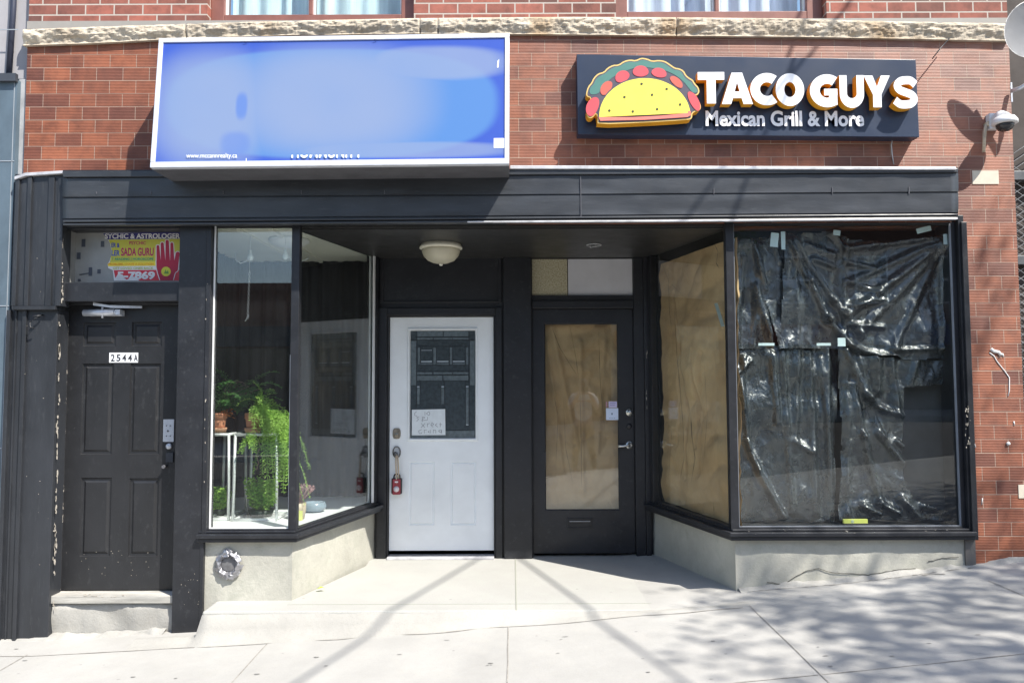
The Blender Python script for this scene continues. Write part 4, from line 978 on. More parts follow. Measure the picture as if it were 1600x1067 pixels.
# ---- peeling paint and mortar fillets
random.seed(55); pm2 = plain('bare_wood_under_paint', (.40,.36,.30), .8, .3, 40)
bm = BM()
def flecks(x0, y0, x1, y1, n, Yp, w, h, jit=1.5):
    for k in range(n):
        t = random.random(); x = x0+(x1-x0)*t+random.gauss(0, jit); y = y0+(y1-y0)*t+random.gauss(0, 2); a_ = w*random.uniform(.3,1); b_ = h*random.uniform(.2,1)
        quadp(bm, [(x-a_*random.uniform(.5,1), y-b_*.4), (x+a_*.2, y-b_*random.uniform(.7,1)), (x+a_*random.uniform(.6,1), y), (x+a_*.3, y+b_*random.uniform(.7,1)), (x-a_*.7, y+b_*.5)], Yp, Yp+.002)
flecks(93, 500, 84, 960, 60, -.0135, 1.6, 7, 1.2); flecks(98, 275, 97, 470, 30, -.051, 1.3, 5, .8); flecks(96, 360, 96, 470, 14, -.0135, 1.4, 6)
flecks(1011, 545, 1010, 640, 7, YD-.067, .9, 5, .5); flecks(1511, 630, 1513, 700, 22, -.052, 1.0, 3, 2.0); flecks(324, 400, 318, 830, 12, -.0375, .8, 2.5, .8)
flecks(115, 930, 268, 934, 10, -.0065, 4, 1.2, 1); flecks(300, 950, 300, 900, 14, -.0295, .9, .9, 12); flecks(1150, 832, 1500, 828, 12, -.0715, 2, .8, 1); flecks(60, 900, 60, 300, 14, -.0515, .9, .9, 12)
flecks(190, 900, 190, 860, 26, DY-.0012, .8, .8, 45)
tag(obj('peeling_paint', bm, pm2, bld), kind='stuff')
def fillet(x0, x1, seed, hmax=.035, wmax=.09):
    bm = BM(); G = []; n = int((x1-x0)/.02)
    for i in range(n+1):
        x = x0+(x1-x0)*i/n; ww = wmax*(.55+.6*noise.noise(Vector((x*3, seed, 0)))+.25*noise.noise(Vector((x*13, seed, 0)))); hh = hmax*(.6+.7*noise.noise(Vector((x*4, seed, 5)))+.4*noise.noise(Vector((x*17, seed, 5))))
        b = [(.02, hh), (-.01, hh*.8), (-ww*.4, hh*.45), (-ww*.8, hh*.12), (-ww, -.01)]
        G.append([bm.verts.new((x, y+.004*noise.noise(Vector((x*30, y*30, 1))), swz(x, y)+.002+z+.003*noise.noise(Vector((x*25, k*3, 2))))) for k, (y, z) in enumerate(b)])
    for a, b in zip(G, G[1:]):
        for k in range(4): bm.faces.new((a[k], a[k+1], b[k+1], b[k])).smooth = True
    return tag(obj('mortar_fillet', bm, concrete('crumbled_mortar', (.42,.41,.38), .35, .2, .8, (.2,.19,.17), .6)), kind='structure')
fillet(1.53, 3.5, 3); fillet(-3.5, -2.35, 8, .03, .12)
# ================================================================== SIGNS
def Q(p, y): return U(p[0], p[1], y)
# ---- blue light box, leaning out towards its foot
bs = thing('lightbox_sign', 'wide blue realty sign box in a white metal frame, left of the taco sign', 'sign', U(516,262,-.30))
TLp, TRp, BRp, BLp = (248,60), (796,52), (795.5,256), (234,262)
yT, yB = -.34, -.42
corn = [Q(TLp,yT), Q(TRp,yT), Q(BRp,yB), Q(BLp,yB)]
def bl(u, v): return (corn[0]*(1-u)+corn[1]*u)*(1-v)+(corn[3]*(1-u)+corn[2]*u)*v
fn = (corn[1]-corn[0]).cross(corn[3]-corn[0]).normalized()
if fn.y > 0: fn = -fn
def slab(bm, uvs, o0, o1, mi=0):
    a = [bm.verts.new(bl(u, v)+fn*o0) for u, v in uvs]; b = [bm.verts.new(bl(u, v)+fn*o1) for u, v in uvs]; n = len(uvs)
    bm.faces.new(a).material_index = mi; bm.faces.new(b[::-1]).material_index = mi
    for i in range(n): bm.faces.new((a[i], b[i], b[(i+1)%n], a[(i+1)%n])).material_index = mi
bm = BM(); fu, fv = .013, .034
slab(bm, [(0,0),(1,0),(1,fv),(0,fv)], 0, -.04); slab(bm, [(0,1-fv*1.25),(1,1-fv*1.25),(1,1),(0,1)], 0, -.04)
slab(bm, [(0,fv),(fu,fv),(fu,1-fv*1.25),(0,1-fv*1.25)], 0, -.04); slab(bm, [(1-fu,fv),(1,fv),(1,1-fv*1.25),(1-fu,1-fv*1.25)], 0, -.04)
obj('sign_frame', bm, plain('white_aluminium_frame', (.66,.68,.73), .35, .1, 9, .25), bs, bevel=.003)
bm = BM()
bk = [Vector((c.x, -.002, c.z)) for c in corn]
a = [bm.verts.new(c-fn*.041+Vector((0,.0,0))) for c in corn]; b = [bm.verts.new(c) for c in bk]
bm.faces.new(a); bm.faces.new(b[::-1])
for i in range(4): bm.faces.new((a[i], b[i], b[(i+1)%4], a[(i+1)%4]))
obj('sign_cabinet', bm, plain('dark_sign_cabinet', (.10,.10,.11), .5), bs)
def bluemat():
    m = M('faded_blue_sign_face')
    g = m.n.new('ShaderNodeNewGeometry'); sp = m.n.new('ShaderNodeSeparateXYZ'); m.l.new(g.outputs['Position'], sp.inputs[0])
    Xa, Xb = corn[0].x, corn[1].x; Za, Zb = corn[3].z, corn[0].z
    ux = m.n.new('ShaderNodeMapRange'); m.l.new(sp.outputs[0], ux.inputs[0]); ux.inputs[1].default_value = Xa; ux.inputs[2].default_value = Xb
    uz = m.n.new('ShaderNodeMapRange'); m.l.new(sp.outputs[2], uz.inputs[0]); uz.inputs[1].default_value = Za; uz.inputs[2].default_value = Zb
    def blob(cx, cy, rx, ry, soft=.5):
        a = m.math('POWER', m.math('ABSOLUTE', m.math('DIVIDE', m.math('SUBTRACT', ux.outputs[0], cx), rx)), 2.6)
        b = m.math('POWER', m.math('ABSOLUTE', m.math('DIVIDE', m.math('SUBTRACT', uz.outputs[0], cy), ry)), 2.6)
        mr = m.n.new('ShaderNodeMapRange'); mr.interpolation_type = 'SMOOTHSTEP'; m.l.new(m.math('ADD', a, b), mr.inputs[0]); mr.inputs[1].default_value = 1.0+soft; mr.inputs[2].default_value = 1.0-soft
        return mr.outputs[0]
    deep = (.033,.078,.38); blue = (.07,.178,.42); lil = (.185,.245,.39)
    col = m.mix(0.0, deep, deep)
    pale = m.math('MAXIMUM', m.math('MAXIMUM', blob(.155,.45,.16,.44,.9), blob(.50,.52,.27,.40,.95)), m.math('MULTIPLY', blob(.79,.80,.20,.13,.5), .9))
    pale = m.math('MAXIMUM', pale, m.math('MULTIPLY', blob(.7,.13,.30,.06,.6), .8))
    field = blob(.5,.49,.465,.42,.10)
    col = m.mix(field, deep, blue)
    col = m.mix(m.math('MULTIPLY', pale, m.math('ADD', m.math('MULTIPLY', m.noise(1.1,3), .5), .65)), col, lil)
    col = m.mix(m.math('MULTIPLY', blob(.232,.18,.04,.09,.8), .5), col, (.075,.15,.43)); col = m.mix(m.math('MULTIPLY', blob(.245,.47,.016,.10,.8), .8), col, (.08,.16,.43))
    return m.set(col, .38, spec=.35)
bm = BM(); slab(bm, [(fu,fv),(1-fu,fv),(1-fu,1-fv*1.25),(fu,1-fv*1.25)], -.008, -.012)
face = obj('sign_face', bm, bluemat(), bs)
bm = BM(); slab(bm, [(1-fu-.030,.805),(1-fu,.805),(1-fu,.878),(1-fu-.030,.878)], -.0065, -.0085); slab(bm, [(.966,.215),(.971,.20),(.969,.265),(.965,.265)], -.0065, -.0085); slab(bm, [(.2655,.935),(.267,.935),(.267,.955),(.2655,.955)], -.0065, -.0085)
obj('white_stripe', bm, sign_white, bs)
def on_sign(bm, Y):       # move flat lettering built on plane Y onto the leaning face
    P0 = corn[0]
    for v in bm.verts:
        d = CAM + (v.co-CAM)*1.0; t = ((P0 - fn*.0065*-1 - CAM).dot(fn) - .013*0)/((v.co-CAM).dot(fn)); v.co = CAM+(v.co-CAM)*t - fn*.0067
    return bm
bm = on_sign(textmesh('www.mccannrealty.ca', (290.5,239,370,248.5), -.3, 0, .004), -.3); obj('web_address', bm, sign_white, bs, recalc=False)
bm = textmesh('HOMMUNITY', (455,226,566,246.5), -.3, 0, .02)
Zc = U(500,241.5,-.3).z
bmesh.ops.bisect_plane(bm, geom=list(bm.verts)+list(bm.edges)+list(bm.faces), plane_co=(0,-.3,Zc), plane_no=(0,0,1), clear_outer=True)
on_sign(bm, -.3); obj('cut_off_lettering', bm, sign_white, bs, recalc=False)
bm = BM(); 
for t in (.25, .62):
    p = corn[0]*(1-t)+corn[1]*t; tube(bm, [p+Vector((0,.02,-.01)), p+Vector((.005,-.006,-.03)), p+Vector((-.012,-.006,-.035))], .0025, 6)
obj('wire_clip', bm, grey_metal, bs)
# ---- taco sign
tcs = thing('taco_shop_sign', 'long navy taco restaurant sign with raised white letters, right of the blue box', 'sign', U(1168,212,-.1))
TB = -.10
bm = BM(); quadp(bm, [(901,85),(1431,93.5),(1436.5,214.5),(903,210)], TB, -.002); obj('sign_panel', bm, sign_navy, tcs, bevel=.003)
def zpt(x, y): return (880+x/2.7586, 60+y/2.7586)
EY = -.20
outer = [(148,352),(145,330),(140,326),(127,343),(110,345),(100,330),(101,305),(112,272),(120,258),(102,252),(98,238),(107,208),(122,192),(130,172),(150,152),(175,146),(190,128),(215,115),(238,115),(262,98),(290,92),(312,96),(336,84),(362,88),(384,98),(412,94),(438,98),(460,112),(482,128),(500,130),(520,140),(530,160),(545,172),(560,180),(568,196),(584,212),(588,232),(580,245),(568,246),(578,256),(592,285),(594,302),(584,314),(565,318),(556,326),(556,346),(540,352),(350,364),(148,372)]
def smooth_poly(p, it=2):
    for _ in range(it):
        q = []
        for i in range(len(p)):
            a, b = p[i], p[(i+1) % len(p)]
            q += [(a[0]*.75+b[0]*.25, a[1]*.75+b[1]*.25), (a[0]*.25+b[0]*.75, a[1]*.25+b[1]*.75)]
        p = q
    return p
outer = smooth_poly(outer, 1)
def lay(bm, pts, y, th, mi=0, ms=None): quadp(bm, [zpt(*p) for p in pts], y, y+th, mi, ms)
cx_, cy_ = 345, 250
def shrink(p, d): 
    n = len(p); out = []
    for i in range(n):
        a, b, c = p[i-1], p[i], p[(i+1)%n]; tx, ty = c[0]-a[0], c[1]-a[1]; L = math.hypot(tx, ty) or 1
        out.append((b[0]-ty/L*d*sg, b[1]+tx/L*d*sg))
    return out
sg = 1
ar = sum(outer[i][0]*outer[(i+1)%len(outer)][1]-outer[(i+1)%len(outer)][0]*outer[i][1] for i in range(len(outer)))
sg = 1 if ar > 0 else -1
emb_cols = dict(dark=(.085,.075,.10), gold=(.72,.50,.16), teal=(.075,.20,.17), red=(.62,.085,.10), red2=(.55,.12,.085), yellow=(.86,.74,.10), salmon=(.70,.20,.16), dot=(.06,.07,.03))
EM = {k: plain('emblem_'+k, c, .4, .04, 10, bump=.01) for k, c in emb_cols.items()}
bm = BM(); lay(bm, outer, EY, .078, 0, 1); eb = obj('taco_emblem', bm, [EM['gold'], sign_gold], tcs)
bm = BM(); lay(bm, shrink(outer, 5.5), EY-.0015, .003); obj('dark_backing', bm, EM['dark'], eb)
lett_o = [(128,232),(130,205),(150,180),(170,162),(200,150),(225,130),(262,118),(290,106),(336,96),(375,106),(415,108),(448,118),(482,142),(512,154),(530,178),(552,200),(572,222)]
lett_i = [(540,216),(520,186),(496,164),(468,150),(430,134),(392,126),(345,118),(300,126),(255,142),(215,162),(190,186),(165,215),(150,236),(128,240)]
lett = smooth_poly([(112,236),(116,212),(132,198),(140,176),(160,162),(182,152),(200,136),(222,124),(244,122),(266,106),(292,101),(314,104),(338,93),(362,97),(384,106),(412,103),(434,108),(452,120),(476,137),(498,139),(512,148),(522,168),(538,182),(554,190),(560,204),(576,218),(580,232),(560,238),(540,214),(520,188),(494,166),(466,150),(430,136),(392,130),(345,124),(300,130),(256,146),(216,166),(190,188),(168,214),(152,240),(124,244)], 2)
bm = BM(); lay(bm, lett, EY-.003, .003); obj('lettuce', bm, EM['teal'], eb)
def blobpts(cx, cy, rx, ry, ang, flat=.55, n=22):
    P = []
    for k in range(n):
        t = 2*math.pi*k/n; x, y = math.cos(t)*rx, math.sin(t)*ry
        if y > 0: y *= flat
        a = math.radians(ang); P.append((cx+x*math.cos(a)-y*math.sin(a), cy+x*math.sin(a)+y*math.cos(a)))
    return P
for (cx, cy, rx, ry, an, c) in ((334,146,34,28,0,'red'),(256,168,32,28,-26,'red'),(413,152,33,24,12,'red'),(188,216,34,25,-55,'red2'),(487,190,34,19,42,'red2'),(130,296,43,30,-68,'red'),(562,272,46,22,62,'red')):
    bm = BM(); lay(bm, blobpts(cx, cy, rx, ry, an, .7), EY-.0045, .003); obj('tomato', bm, EM[c], eb)
shell = [(150,340)]+[(352-202*math.cos(t), 335-168*math.sin(t)) for t in [math.pi*k/40 for k in range(0, 41)]]+[(552,335)]
shell = [(x, y if y < 330 else 340-(x-150)*.045) for x, y in shell]
bm = BM(); lay(bm, [(146,342)]+shell[1:-1]+[(553,320)], EY-.005, .003); obj('shell_edge', bm, EM['dark'], eb)
sh2 = [(350+(x-350)*.972, 330+(y-330)*.965) for x, y in shell]
bm = BM(); lay(bm, sh2, EY-.0065, .003); obj('taco_shell', bm, EM['yellow'], eb)
bm = BM(); lay(bm, [(152,340),(300,340),(420,334),(538,322),(538,314),(550,314),(550,332),(536,340),(350,352),(160,356)], EY-.0075, .003); obj('salsa_stripe', bm, EM['salmon'], eb)
bm = BM()
for (x, y) in ((338,197),(446,219),(264,254),(383,244),(199,312),(300,316),(405,306),(504,286)): lay(bm, blobpts(x, y, 5.5, 5.5, 0, 1, 12), EY-.008, .003)
obj('shell_speckle', bm, EM['dot'], eb)
# letters
LY = -.178
big = [('T',1090.5,113,1132,162),('A',1127.5,114,1176,163),('C',1172.5,114.5,1214,165),('O',1212,115,1256.5,166),('G',1265.5,116.5,1308.5,168),('U',1312,118,1350,169),('Y',1350,118.5,1391,168),('S',1395,119.5,1434,170)]
from mathutils.geometry import tessellate_polygon
def poly_letter(loops, r, Y, th):
    X0, X1, Z0, Z1 = rct(*r, Y); bm = BM()
    pts = [[Vector((X0+(X1-X0)*x, 0, Z0+(Z1-Z0)*y)) for x, y in L] for L in loops]
    flat_ = [p for L in pts for p in L]
    tri = tessellate_polygon([[Vector((p.x, p.z, 0)) for p in L] for L in pts])
    A = [bm.verts.new((p.x, Y, p.z)) for p in flat_]; B = [bm.verts.new((p.x, Y+th, p.z)) for p in flat_]
    for t in tri: bm.faces.new([A[k] for k in t]).material_index = 0; bm.faces.new([B[k] for k in t[::-1]]).material_index = 1
    o_ = 0
    for L in pts:
        n = len(L)
        for k in range(n): bm.faces.new((A[o_+k], B[o_+k], B[o_+(k+1)%n], A[o_+(k+1)%n])).material_index = 1
        o_ += n
    return bm
def ribbon(cl, hw):
    l, r_ = [], []
    for k, p in enumerate(cl):
        a_, b_ = cl[max(0, k-1)], cl[min(len(cl)-1, k+1)]; dx, dy = b_[0]-a_[0], b_[1]-a_[1]; L = math.hypot(dx, dy); h = hw[k] if isinstance(hw, list) else hw
        l.append((p[0]-dy/L*h, p[1]+dx/L*h)); r_.append((p[0]+dy/L*h, p[1]-dx/L*h))
    return l+r_[::-1]
def arc(cx, cy, rx, ry, a0, a1, n=26): return [(cx+rx*math.cos(math.radians(a0+(a1-a0)*k/n)), cy+ry*math.sin(math.radians(a0+(a1-a0)*k/n))) for k in range(n+1)]
def catmull(P, n=5):
    P = [P[0]]+P+[P[-1]]; out = []
    for k in range(1, len(P)-2):
        for m_ in range(n):
            t = m_/n; q = [0, 0]
            for c_ in (0, 1):
                a_, b_, d_, e_ = P[k-1][c_], P[k][c_], P[k+1][c_], P[k+2][c_]
                q[c_] = .5*(2*b_+(d_-a_)*t+(2*a_-5*b_+4*d_-e_)*t*t+(3*b_-a_-3*d_+e_)*t**3)
            out.append(tuple(q))
    return out+[P[-2]]
def norm01(loops):
    xs_ = [p[0] for L in loops for p in L]; ys_ = [p[1] for L in loops for p in L]; a_, b_, c_, d_ = min(xs_), max(xs_), min(ys_), max(ys_)
    return [[((p[0]-a_)/(b_-a_), (p[1]-c_)/(d_-c_)) for p in L] for L in loops]
C_ = ribbon(arc(.5,.5,.36,.36,52,308), .145)
Gc = ribbon(arc(.5,.5,.36,.36,50,322)+[(.84,.30),(.84,.42),(.84,.55)], .145)
Gl = Gc[:]
GLY = {'T': [[(0,1),(1,1),(1,.75),(.67,.75),(.67,0),(.33,0),(.33,.75),(0,.75)]],
 'A': [[(0,0),(.30,0),(.36,.19),(.64,.19),(.70,0),(1,0),(.67,1),(.33,1)],[(.42,.40),(.58,.40),(.50,.70)]],
 'Y': [[(0,1),(.34,1),(.5,.64),(.66,1),(1,1),(.66,.40),(.66,0),(.34,0),(.34,.40)]],
 'U': norm01([ribbon([(.15,1),(.15,.6)]+arc(.5,.42,.35,.29,180,360,18)+[(.85,.6),(.85,1)], .15)]),
 'O': [arc(.5,.5,.5,.5,0,352,44), arc(.5,.5,.20,.23,0,350,34)],
 'C': norm01([C_]), 'S': norm01([ribbon(catmull([(.86,.74),(.70,.86),(.5,.875),(.30,.84),(.19,.71),(.28,.58),(.5,.50),(.72,.42),(.81,.29),(.70,.16),(.5,.125),(.28,.14),(.10,.26)]), .125)])}
for ch, a, b, c, d in big:
    if ch == 'G':
        bm = poly_letter(norm01([C_]), (a, b, c, d), LY, .062)
        w_, h_ = c-a, d-b; merge(bm, poly_letter([[(0,0),(1,0),(1,1),(0,1)]], (a+w_*.52, b+h_*.44, c, b+h_*.64), LY-.0008, .062)); merge(bm, poly_letter([[(0,0),(1,0),(1,1),(0,1)]], (a+w_*.70, b+h_*.60, c, b+h_*.93), LY-.0004, .062))
        for f in bm.faces:
            f.normal_update(); f.material_index = 0 if abs(f.normal.y) > .7 else 1
    else: bm = poly_letter(GLY[ch], (a, b, c, d), LY, .062)
    obj('raised_letter', bm, [sign_white, sign_gold], tcs)
bm = textmesh('Mexican Grill & More', (1102.5,172.5,1350,197), TB-.014, .012, .03, tilt=-.006)
for f in bm.faces: f.material_index = 0 if abs(f.normal.y) > .7 else 1
obj('tagline', bm, [sign_white, plain('tagline_side', (.10,.12,.22), .4)], tcs, recalc=False)
bm = BM(); p = U(1395,214,-.02); tube(bm, [p, p+Vector((-.012,-.0,-.06)), p+Vector((-.004,.01,-.12)), p+Vector((.01,.02,-.19))], .004, 6); obj('power_cord', bm, flat('grey_cord', (.5,.5,.5)), tcs)
# ---- psychic poster stuck in the transom
ps = thing('psychic_poster', 'torn colourful psychic and astrologer poster stuck on the glass above the 2544A door', 'poster', U(225,440,TY))
PYY = TY-.006
def ppoly(name, pts, y, m, par=ps): bm = BM(); quadp(bm, pts, y, y+.0008); return obj(name, bm, m, par)
PA = lambda x, y: (90+x/5.929, 340+y/5.929)
red = flat('poster_red', (.60,.035,.055)); wht = flat('poster_white', (.72,.72,.72)); olive = flat('poster_yellow_green', (.52,.50,.06)); navyp = flat('poster_navy', (.03,.03,.16)); mag = flat('poster_magenta', (.42,.01,.10)); bluep = flat('poster_blue', (.03,.07,.38)); greenp = flat('poster_green', (.02,.28,.16)); orangep = flat('poster_orange', (.72,.30,.02)); yel = flat('poster_yellow', (.80,.66,.05))
ppoly('poster_sheet', [PA(*p) for p in ((418,143),(1136,130),(1130,586),(522,586),(512,488),(470,470),(462,432),(480,405),(496,360),(498,300),(486,240),(455,185))], PYY, wht)
ppoly('header_band', [PA(*p) for p in ((420,146),(1135,133),(1134,196),(466,204),(440,170))], PYY-.001, navyp)
ppoly('yellow_field', [PA(*p) for p in ((470,206),(1134,198),(1132,400),(915,402),(914,408),(484,414),(496,360),(500,300),(490,245))], PYY-.001, olive)
ppoly('lower_band', [PA(*p) for p in ((482,415),(914,409),(914,447),(470,452),(462,432))], PYY-.001, yel)
ppoly('red_band', [PA(*p) for p in ((520,488),(1130,484),(1130,584),(760,584),(700,545),(640,575),(560,520),(535,560))], PYY-.001, red)
def ptext(s, r, m, bold=.02): 
    a, b = PA(r[0], r[1]), PA(r[2], r[3]); bm = textmesh(s, (*a, *b), PYY-.0022, 0, bold); obj('printed_line', bm, m, ps, recalc=False)
ptext('SYCHIC & ASTROLOGER', (438,148,1134,196), wht, .03); ptext('PSYCHIC', (664,220,818,252), mag, .02); ptext('ER &', (498,235,575,278), bluep, .03); ptext('LER', (500,304,576,355), bluep, .03)
ptext('SADA GURU', (588,280,890,356), mag, .03); ptext('T READING | HOROSCOPE', (500,373,888,402), greenp, .03); ptext('PROBLEMS, I HAVE A SOLUTION', (470,421,888,445), orangep, .02); ptext('GET LOVED ONES BACK', (512,458,888,480), flat('poster_lime', (.45,.5,.12)), .02); ptext('5-7869', (552,498,902,574), wht, .05)
bm = BM()
def capsule(bm, a, b, r0, r1, y, n=8):
    ax, ay = a; bx, by = b; L = math.hypot(bx-ax, by-ay); ux, uy = (bx-ax)/L, (by-ay)/L; P = []
    for k in range(n+1): t = math.pi/2+math.pi*k/n; P.append((ax+r0*(ux*math.cos(t)-uy*math.sin(t)), ay+r0*(uy*math.cos(t)+ux*math.sin(t))))
    for k in range(n+1): t = -math.pi/2+math.pi*k/n; P.append((bx+r1*(ux*math.cos(t)-uy*math.sin(t)), by+r1*(uy*math.cos(t)+ux*math.sin(t))))
    quadp(bm, [PA(*p) for p in P], y, y+.0006)
def hand(bm, y, g):
    e = y
    for k, (a, b, r0, r1) in enumerate((((938,440),(929,268),22,13),((978,420),(969,244),22,14),((1020,420),(1015,222),22,15),((1062,430),(1058,244),21,13),((1090,480),(1112,335),24,18))):
        capsule(bm, a, b, r0+g, r1+g, e-k*.00008)
    P = [(914-g,400),(1085+g,400),(1112+g,470),(1085+g,520),(1068+g,580),(950-g,580),(930-g,520),(916-g,460)]
    quadp(bm, [PA(*p) for p in P], e-.0005, e)
bm = BM(); hand(bm, PYY-.0018, 7); obj('hand_outline', bm, wht, ps)
bm = BM(); hand(bm, PYY-.0028, 0); obj('printed_hand', bm, plain('poster_hand_red', (.40,.012,.045), .5, .05), ps)
ppoly('hand_emblem', [PA(1004+44*math.cos(t), 500+44*math.sin(t)) for t in [2*math.pi*k/24 for k in range(24)]], PYY-.0045, flat('poster_sun_yellow', (.62,.60,.05)))
ppoly('hand_emblem', [PA(*p) for p in ((985,520),(1000,480),(1010,505),(1022,485),(1030,520))], PYY-.0055, flat('poster_dark_green', (.15,.30,.05)))
# ================================================================== FIXTURES
cl = thing('ceiling_light', 'cream glass dome light on the black ceiling above the white door', 'light', U(689,377,.65))
c = U(689,381,.62); zz = ZS
bm = BM(); lathe(bm, (c.x, .62, zz), [(.155,0),(.158,-.012),(.166,-.022),(.166,-.034),(.150,-.040),(.10,-.03)], 40); obj('lamp_base', bm, plain('cream_enamel', (.72,.70,.58), .4), cl)
bm = BM(); lathe(bm, (c.x, .62, zz-.036), [(.150,0),(.148,-.02),(.135,-.055),(.105,-.088),(.06,-.108),(.02,-.114),(.005,-.115)], 40); obj('lamp_shade', bm, plain('frosted_cream_glass', (.50,.47,.36), .35, .08), cl)
bm = BM(); lathe(bm, (c.x, .62, zz-.150), [(.012,0),(.016,-.006),(.012,-.014),(.003,-.018)], 16); obj('finial', bm, cream, cl)
sp_ = thing('ceiling_socket', 'small empty round socket ring in the black ceiling above the black door', 'socket', U(928,379,.7))
c = U(928,379,.65); bm = BM(); ring = [(c.x+.055*math.cos(t), .65+.055*math.sin(t), ZS-.004) for t in [2*math.pi*k/28 for k in range(29)]]; tube(bm, ring, .005, 6); obj('ring', bm, grey_metal, sp_)
bm = BM(); tube(bm, [(c.x-.03,.63,ZS),(c.x-.022,.62,ZS-.02),(c.x-.03,.61,ZS-.03)], .005, 6); tube(bm, [(c.x+.012,.65,ZS),(c.x+.014,.63,ZS-.018)], .006, 6); obj('wire_end', bm, grey_metal, sp_)
# foil-patched vent in the left stucco
vt = thing('dryer_vent', 'round foil-patched vent hole in the stucco under the left window', 'vent', U(355,904,0))
c = U(356,882,-.02)
bm = BM(); R = []; random.seed(3)
n = 30
for ring_r, dy in ((.050,.0),(.066,-.022),(.088,-.012),(.100,-.004)):
    R.append([bm.verts.new((c.x+(ring_r*(1+.16*random.uniform(-1,1)*(ring_r>.06)))*math.cos(2*math.pi*k/n), -.012+dy+random.uniform(-.008,.004), c.z+(ring_r*(1+.16*random.uniform(-1,1)*(ring_r>.06)))*math.sin(2*math.pi*k/n))) for k in range(n)])
for a, b in zip(R, R[1:]):
    for k in range(n):
        if a is R[-2] and random.random() < .25: continue
        bm.faces.new((a[k], a[(k+1)%n], b[(k+1)%n], b[k]))
obj('foil_flange', bm, plain('crumpled_foil', (.34,.34,.36), .45, .3, 40, .85, .5), vt, recalc=False)
bm = BM(); lathe(bm, (c.x, .005, c.z), [(.058,.0),(.058,.014),(.04,.016),(.004,.016)], 24, 0, 'Y'); box(bm, c.x-.03, c.x+.04, -.03, 0, c.z+.055, c.z+.078); obj('vent_plug', bm, plain('grey_filler', (.13,.13,.135), .6, .3, 20), vt)
# dome security camera on the tile pier
sc_ = thing('security_camera', 'white dome security camera on an arm, on the right tile pier', 'camera', U(1552,208,-.03))
a = U(1553,191,-.02); cc = U(1570,192,-.15)
bm = BM(); box(bm, a.x-.045, a.x+.03, -.045, .002, a.z-.055, a.z+.055); tube(bm, [(a.x-.01,-.03,a.z+.0),(a.x+.01,-.08,a.z+.02),cc+Vector((0,.01,.028))], .034, 16, 0, .05); obj('wall_mount', bm, plain('white_plastic', (.70,.70,.70), .4, .05), sc_, bevel=.004)
bm = BM(); lathe(bm, cc, [(.035,.045),(.062,.036),(.078,.012),(.080,-.006),(.072,-.012),(.05,-.012)], 28); obj('camera_housing', bm, bpy.data.materials['white_plastic'], sc_)
bm = BM(); lathe(bm, cc, [(.056,-.010),(.054,-.030),(.040,-.050),(.018,-.060),(.003,-.062)], 24); obj('dome_lens', bm, flat('smoked_dome', (.03,.03,.032), .12), sc_)
bm = BM(); tube(bm, [U(1540,196,-.03), U(1538,216,-.035), U(1537,238,-.03)], .011, 8); p = U(1540,196,0); tube(bm, [p, p+Vector((0,-.04,0))], .018, 8)
tag(obj('conduit_stub', bm, plain('rusty_cream_metal', (.55,.45,.32), .6, .3, 30)), 'short cream pipe stub hanging beside the security camera', 'pipe')
bm = BM(); p = U(1482,60,-.08); tube(bm, [U(1484,60,-.06), U(1470,75,-.10), U(1457,92,-.12)], .004, 6); tag(obj('loose_wire', bm, black), 'short thin black wire poking out under the stone ledge at right', 'wire')
# number tile insets and spills on the pier
bm = BM(); pbox(bm, (1519,267,1560,288), -.004, .002, Yp=0); obj('replacement_tile', bm, flat('cream_filler_tile', (.58,.52,.42), .8), bld)
bm = BM(); pbox(bm, (1591,757,1606,778), -.004, .002, Yp=0); obj('replacement_tile', bm, bpy.data.materials['cream_filler_tile'], bld)
bm = BM(); 
def drip(pts, r): tube(bm, [U(x, y, -.002) for x, y in pts], r, 6)
drip([(1548,545),(1553,549),(1560,550),(1564,555)], .011); drip([(1546,551),(1553,556),(1558,565),(1570,580),(1577,590),(1577,610),(1575,619)], .0035); drip([(1566,552),(1568,557)], .005)
drip([(1573,694),(1577,692)], .012); drip([(1522,691),(1524,699)], .004); drip([(1519,742),(1519,748)], .004); drip([(1584,658),(1585,664)], .004); drip([(1535,778),(1534,788)], .003); drip([(1520,702),(1521,706)], .004)
obj('paint_splash', bm, flat('white_paint_splash', (.72,.72,.70), .6), bld)
# small finds on the floor
bm = BM(); p = UZ(501,921,.012); 
vv = [p+Vector(q) for q in ((-.03,.0,.004),(-.012,-.02,.012),(.02,-.014,.02),(.032,.004,.008),(.01,.02,.016),(-.014,.014,.006))]
f = [bm.verts.new(v) for v in vv]; m_ = bm.verts.new(p+Vector((0,0,.024)))
for i in range(6): bm.faces.new((f[i], f[(i+1)%6], m_))
tag(obj('fallen_leaf', bm, flat('lime_leaf', (.35,.55,.05))), 'single yellow-green leaf lying on the entrance floor at left', 'leaf')
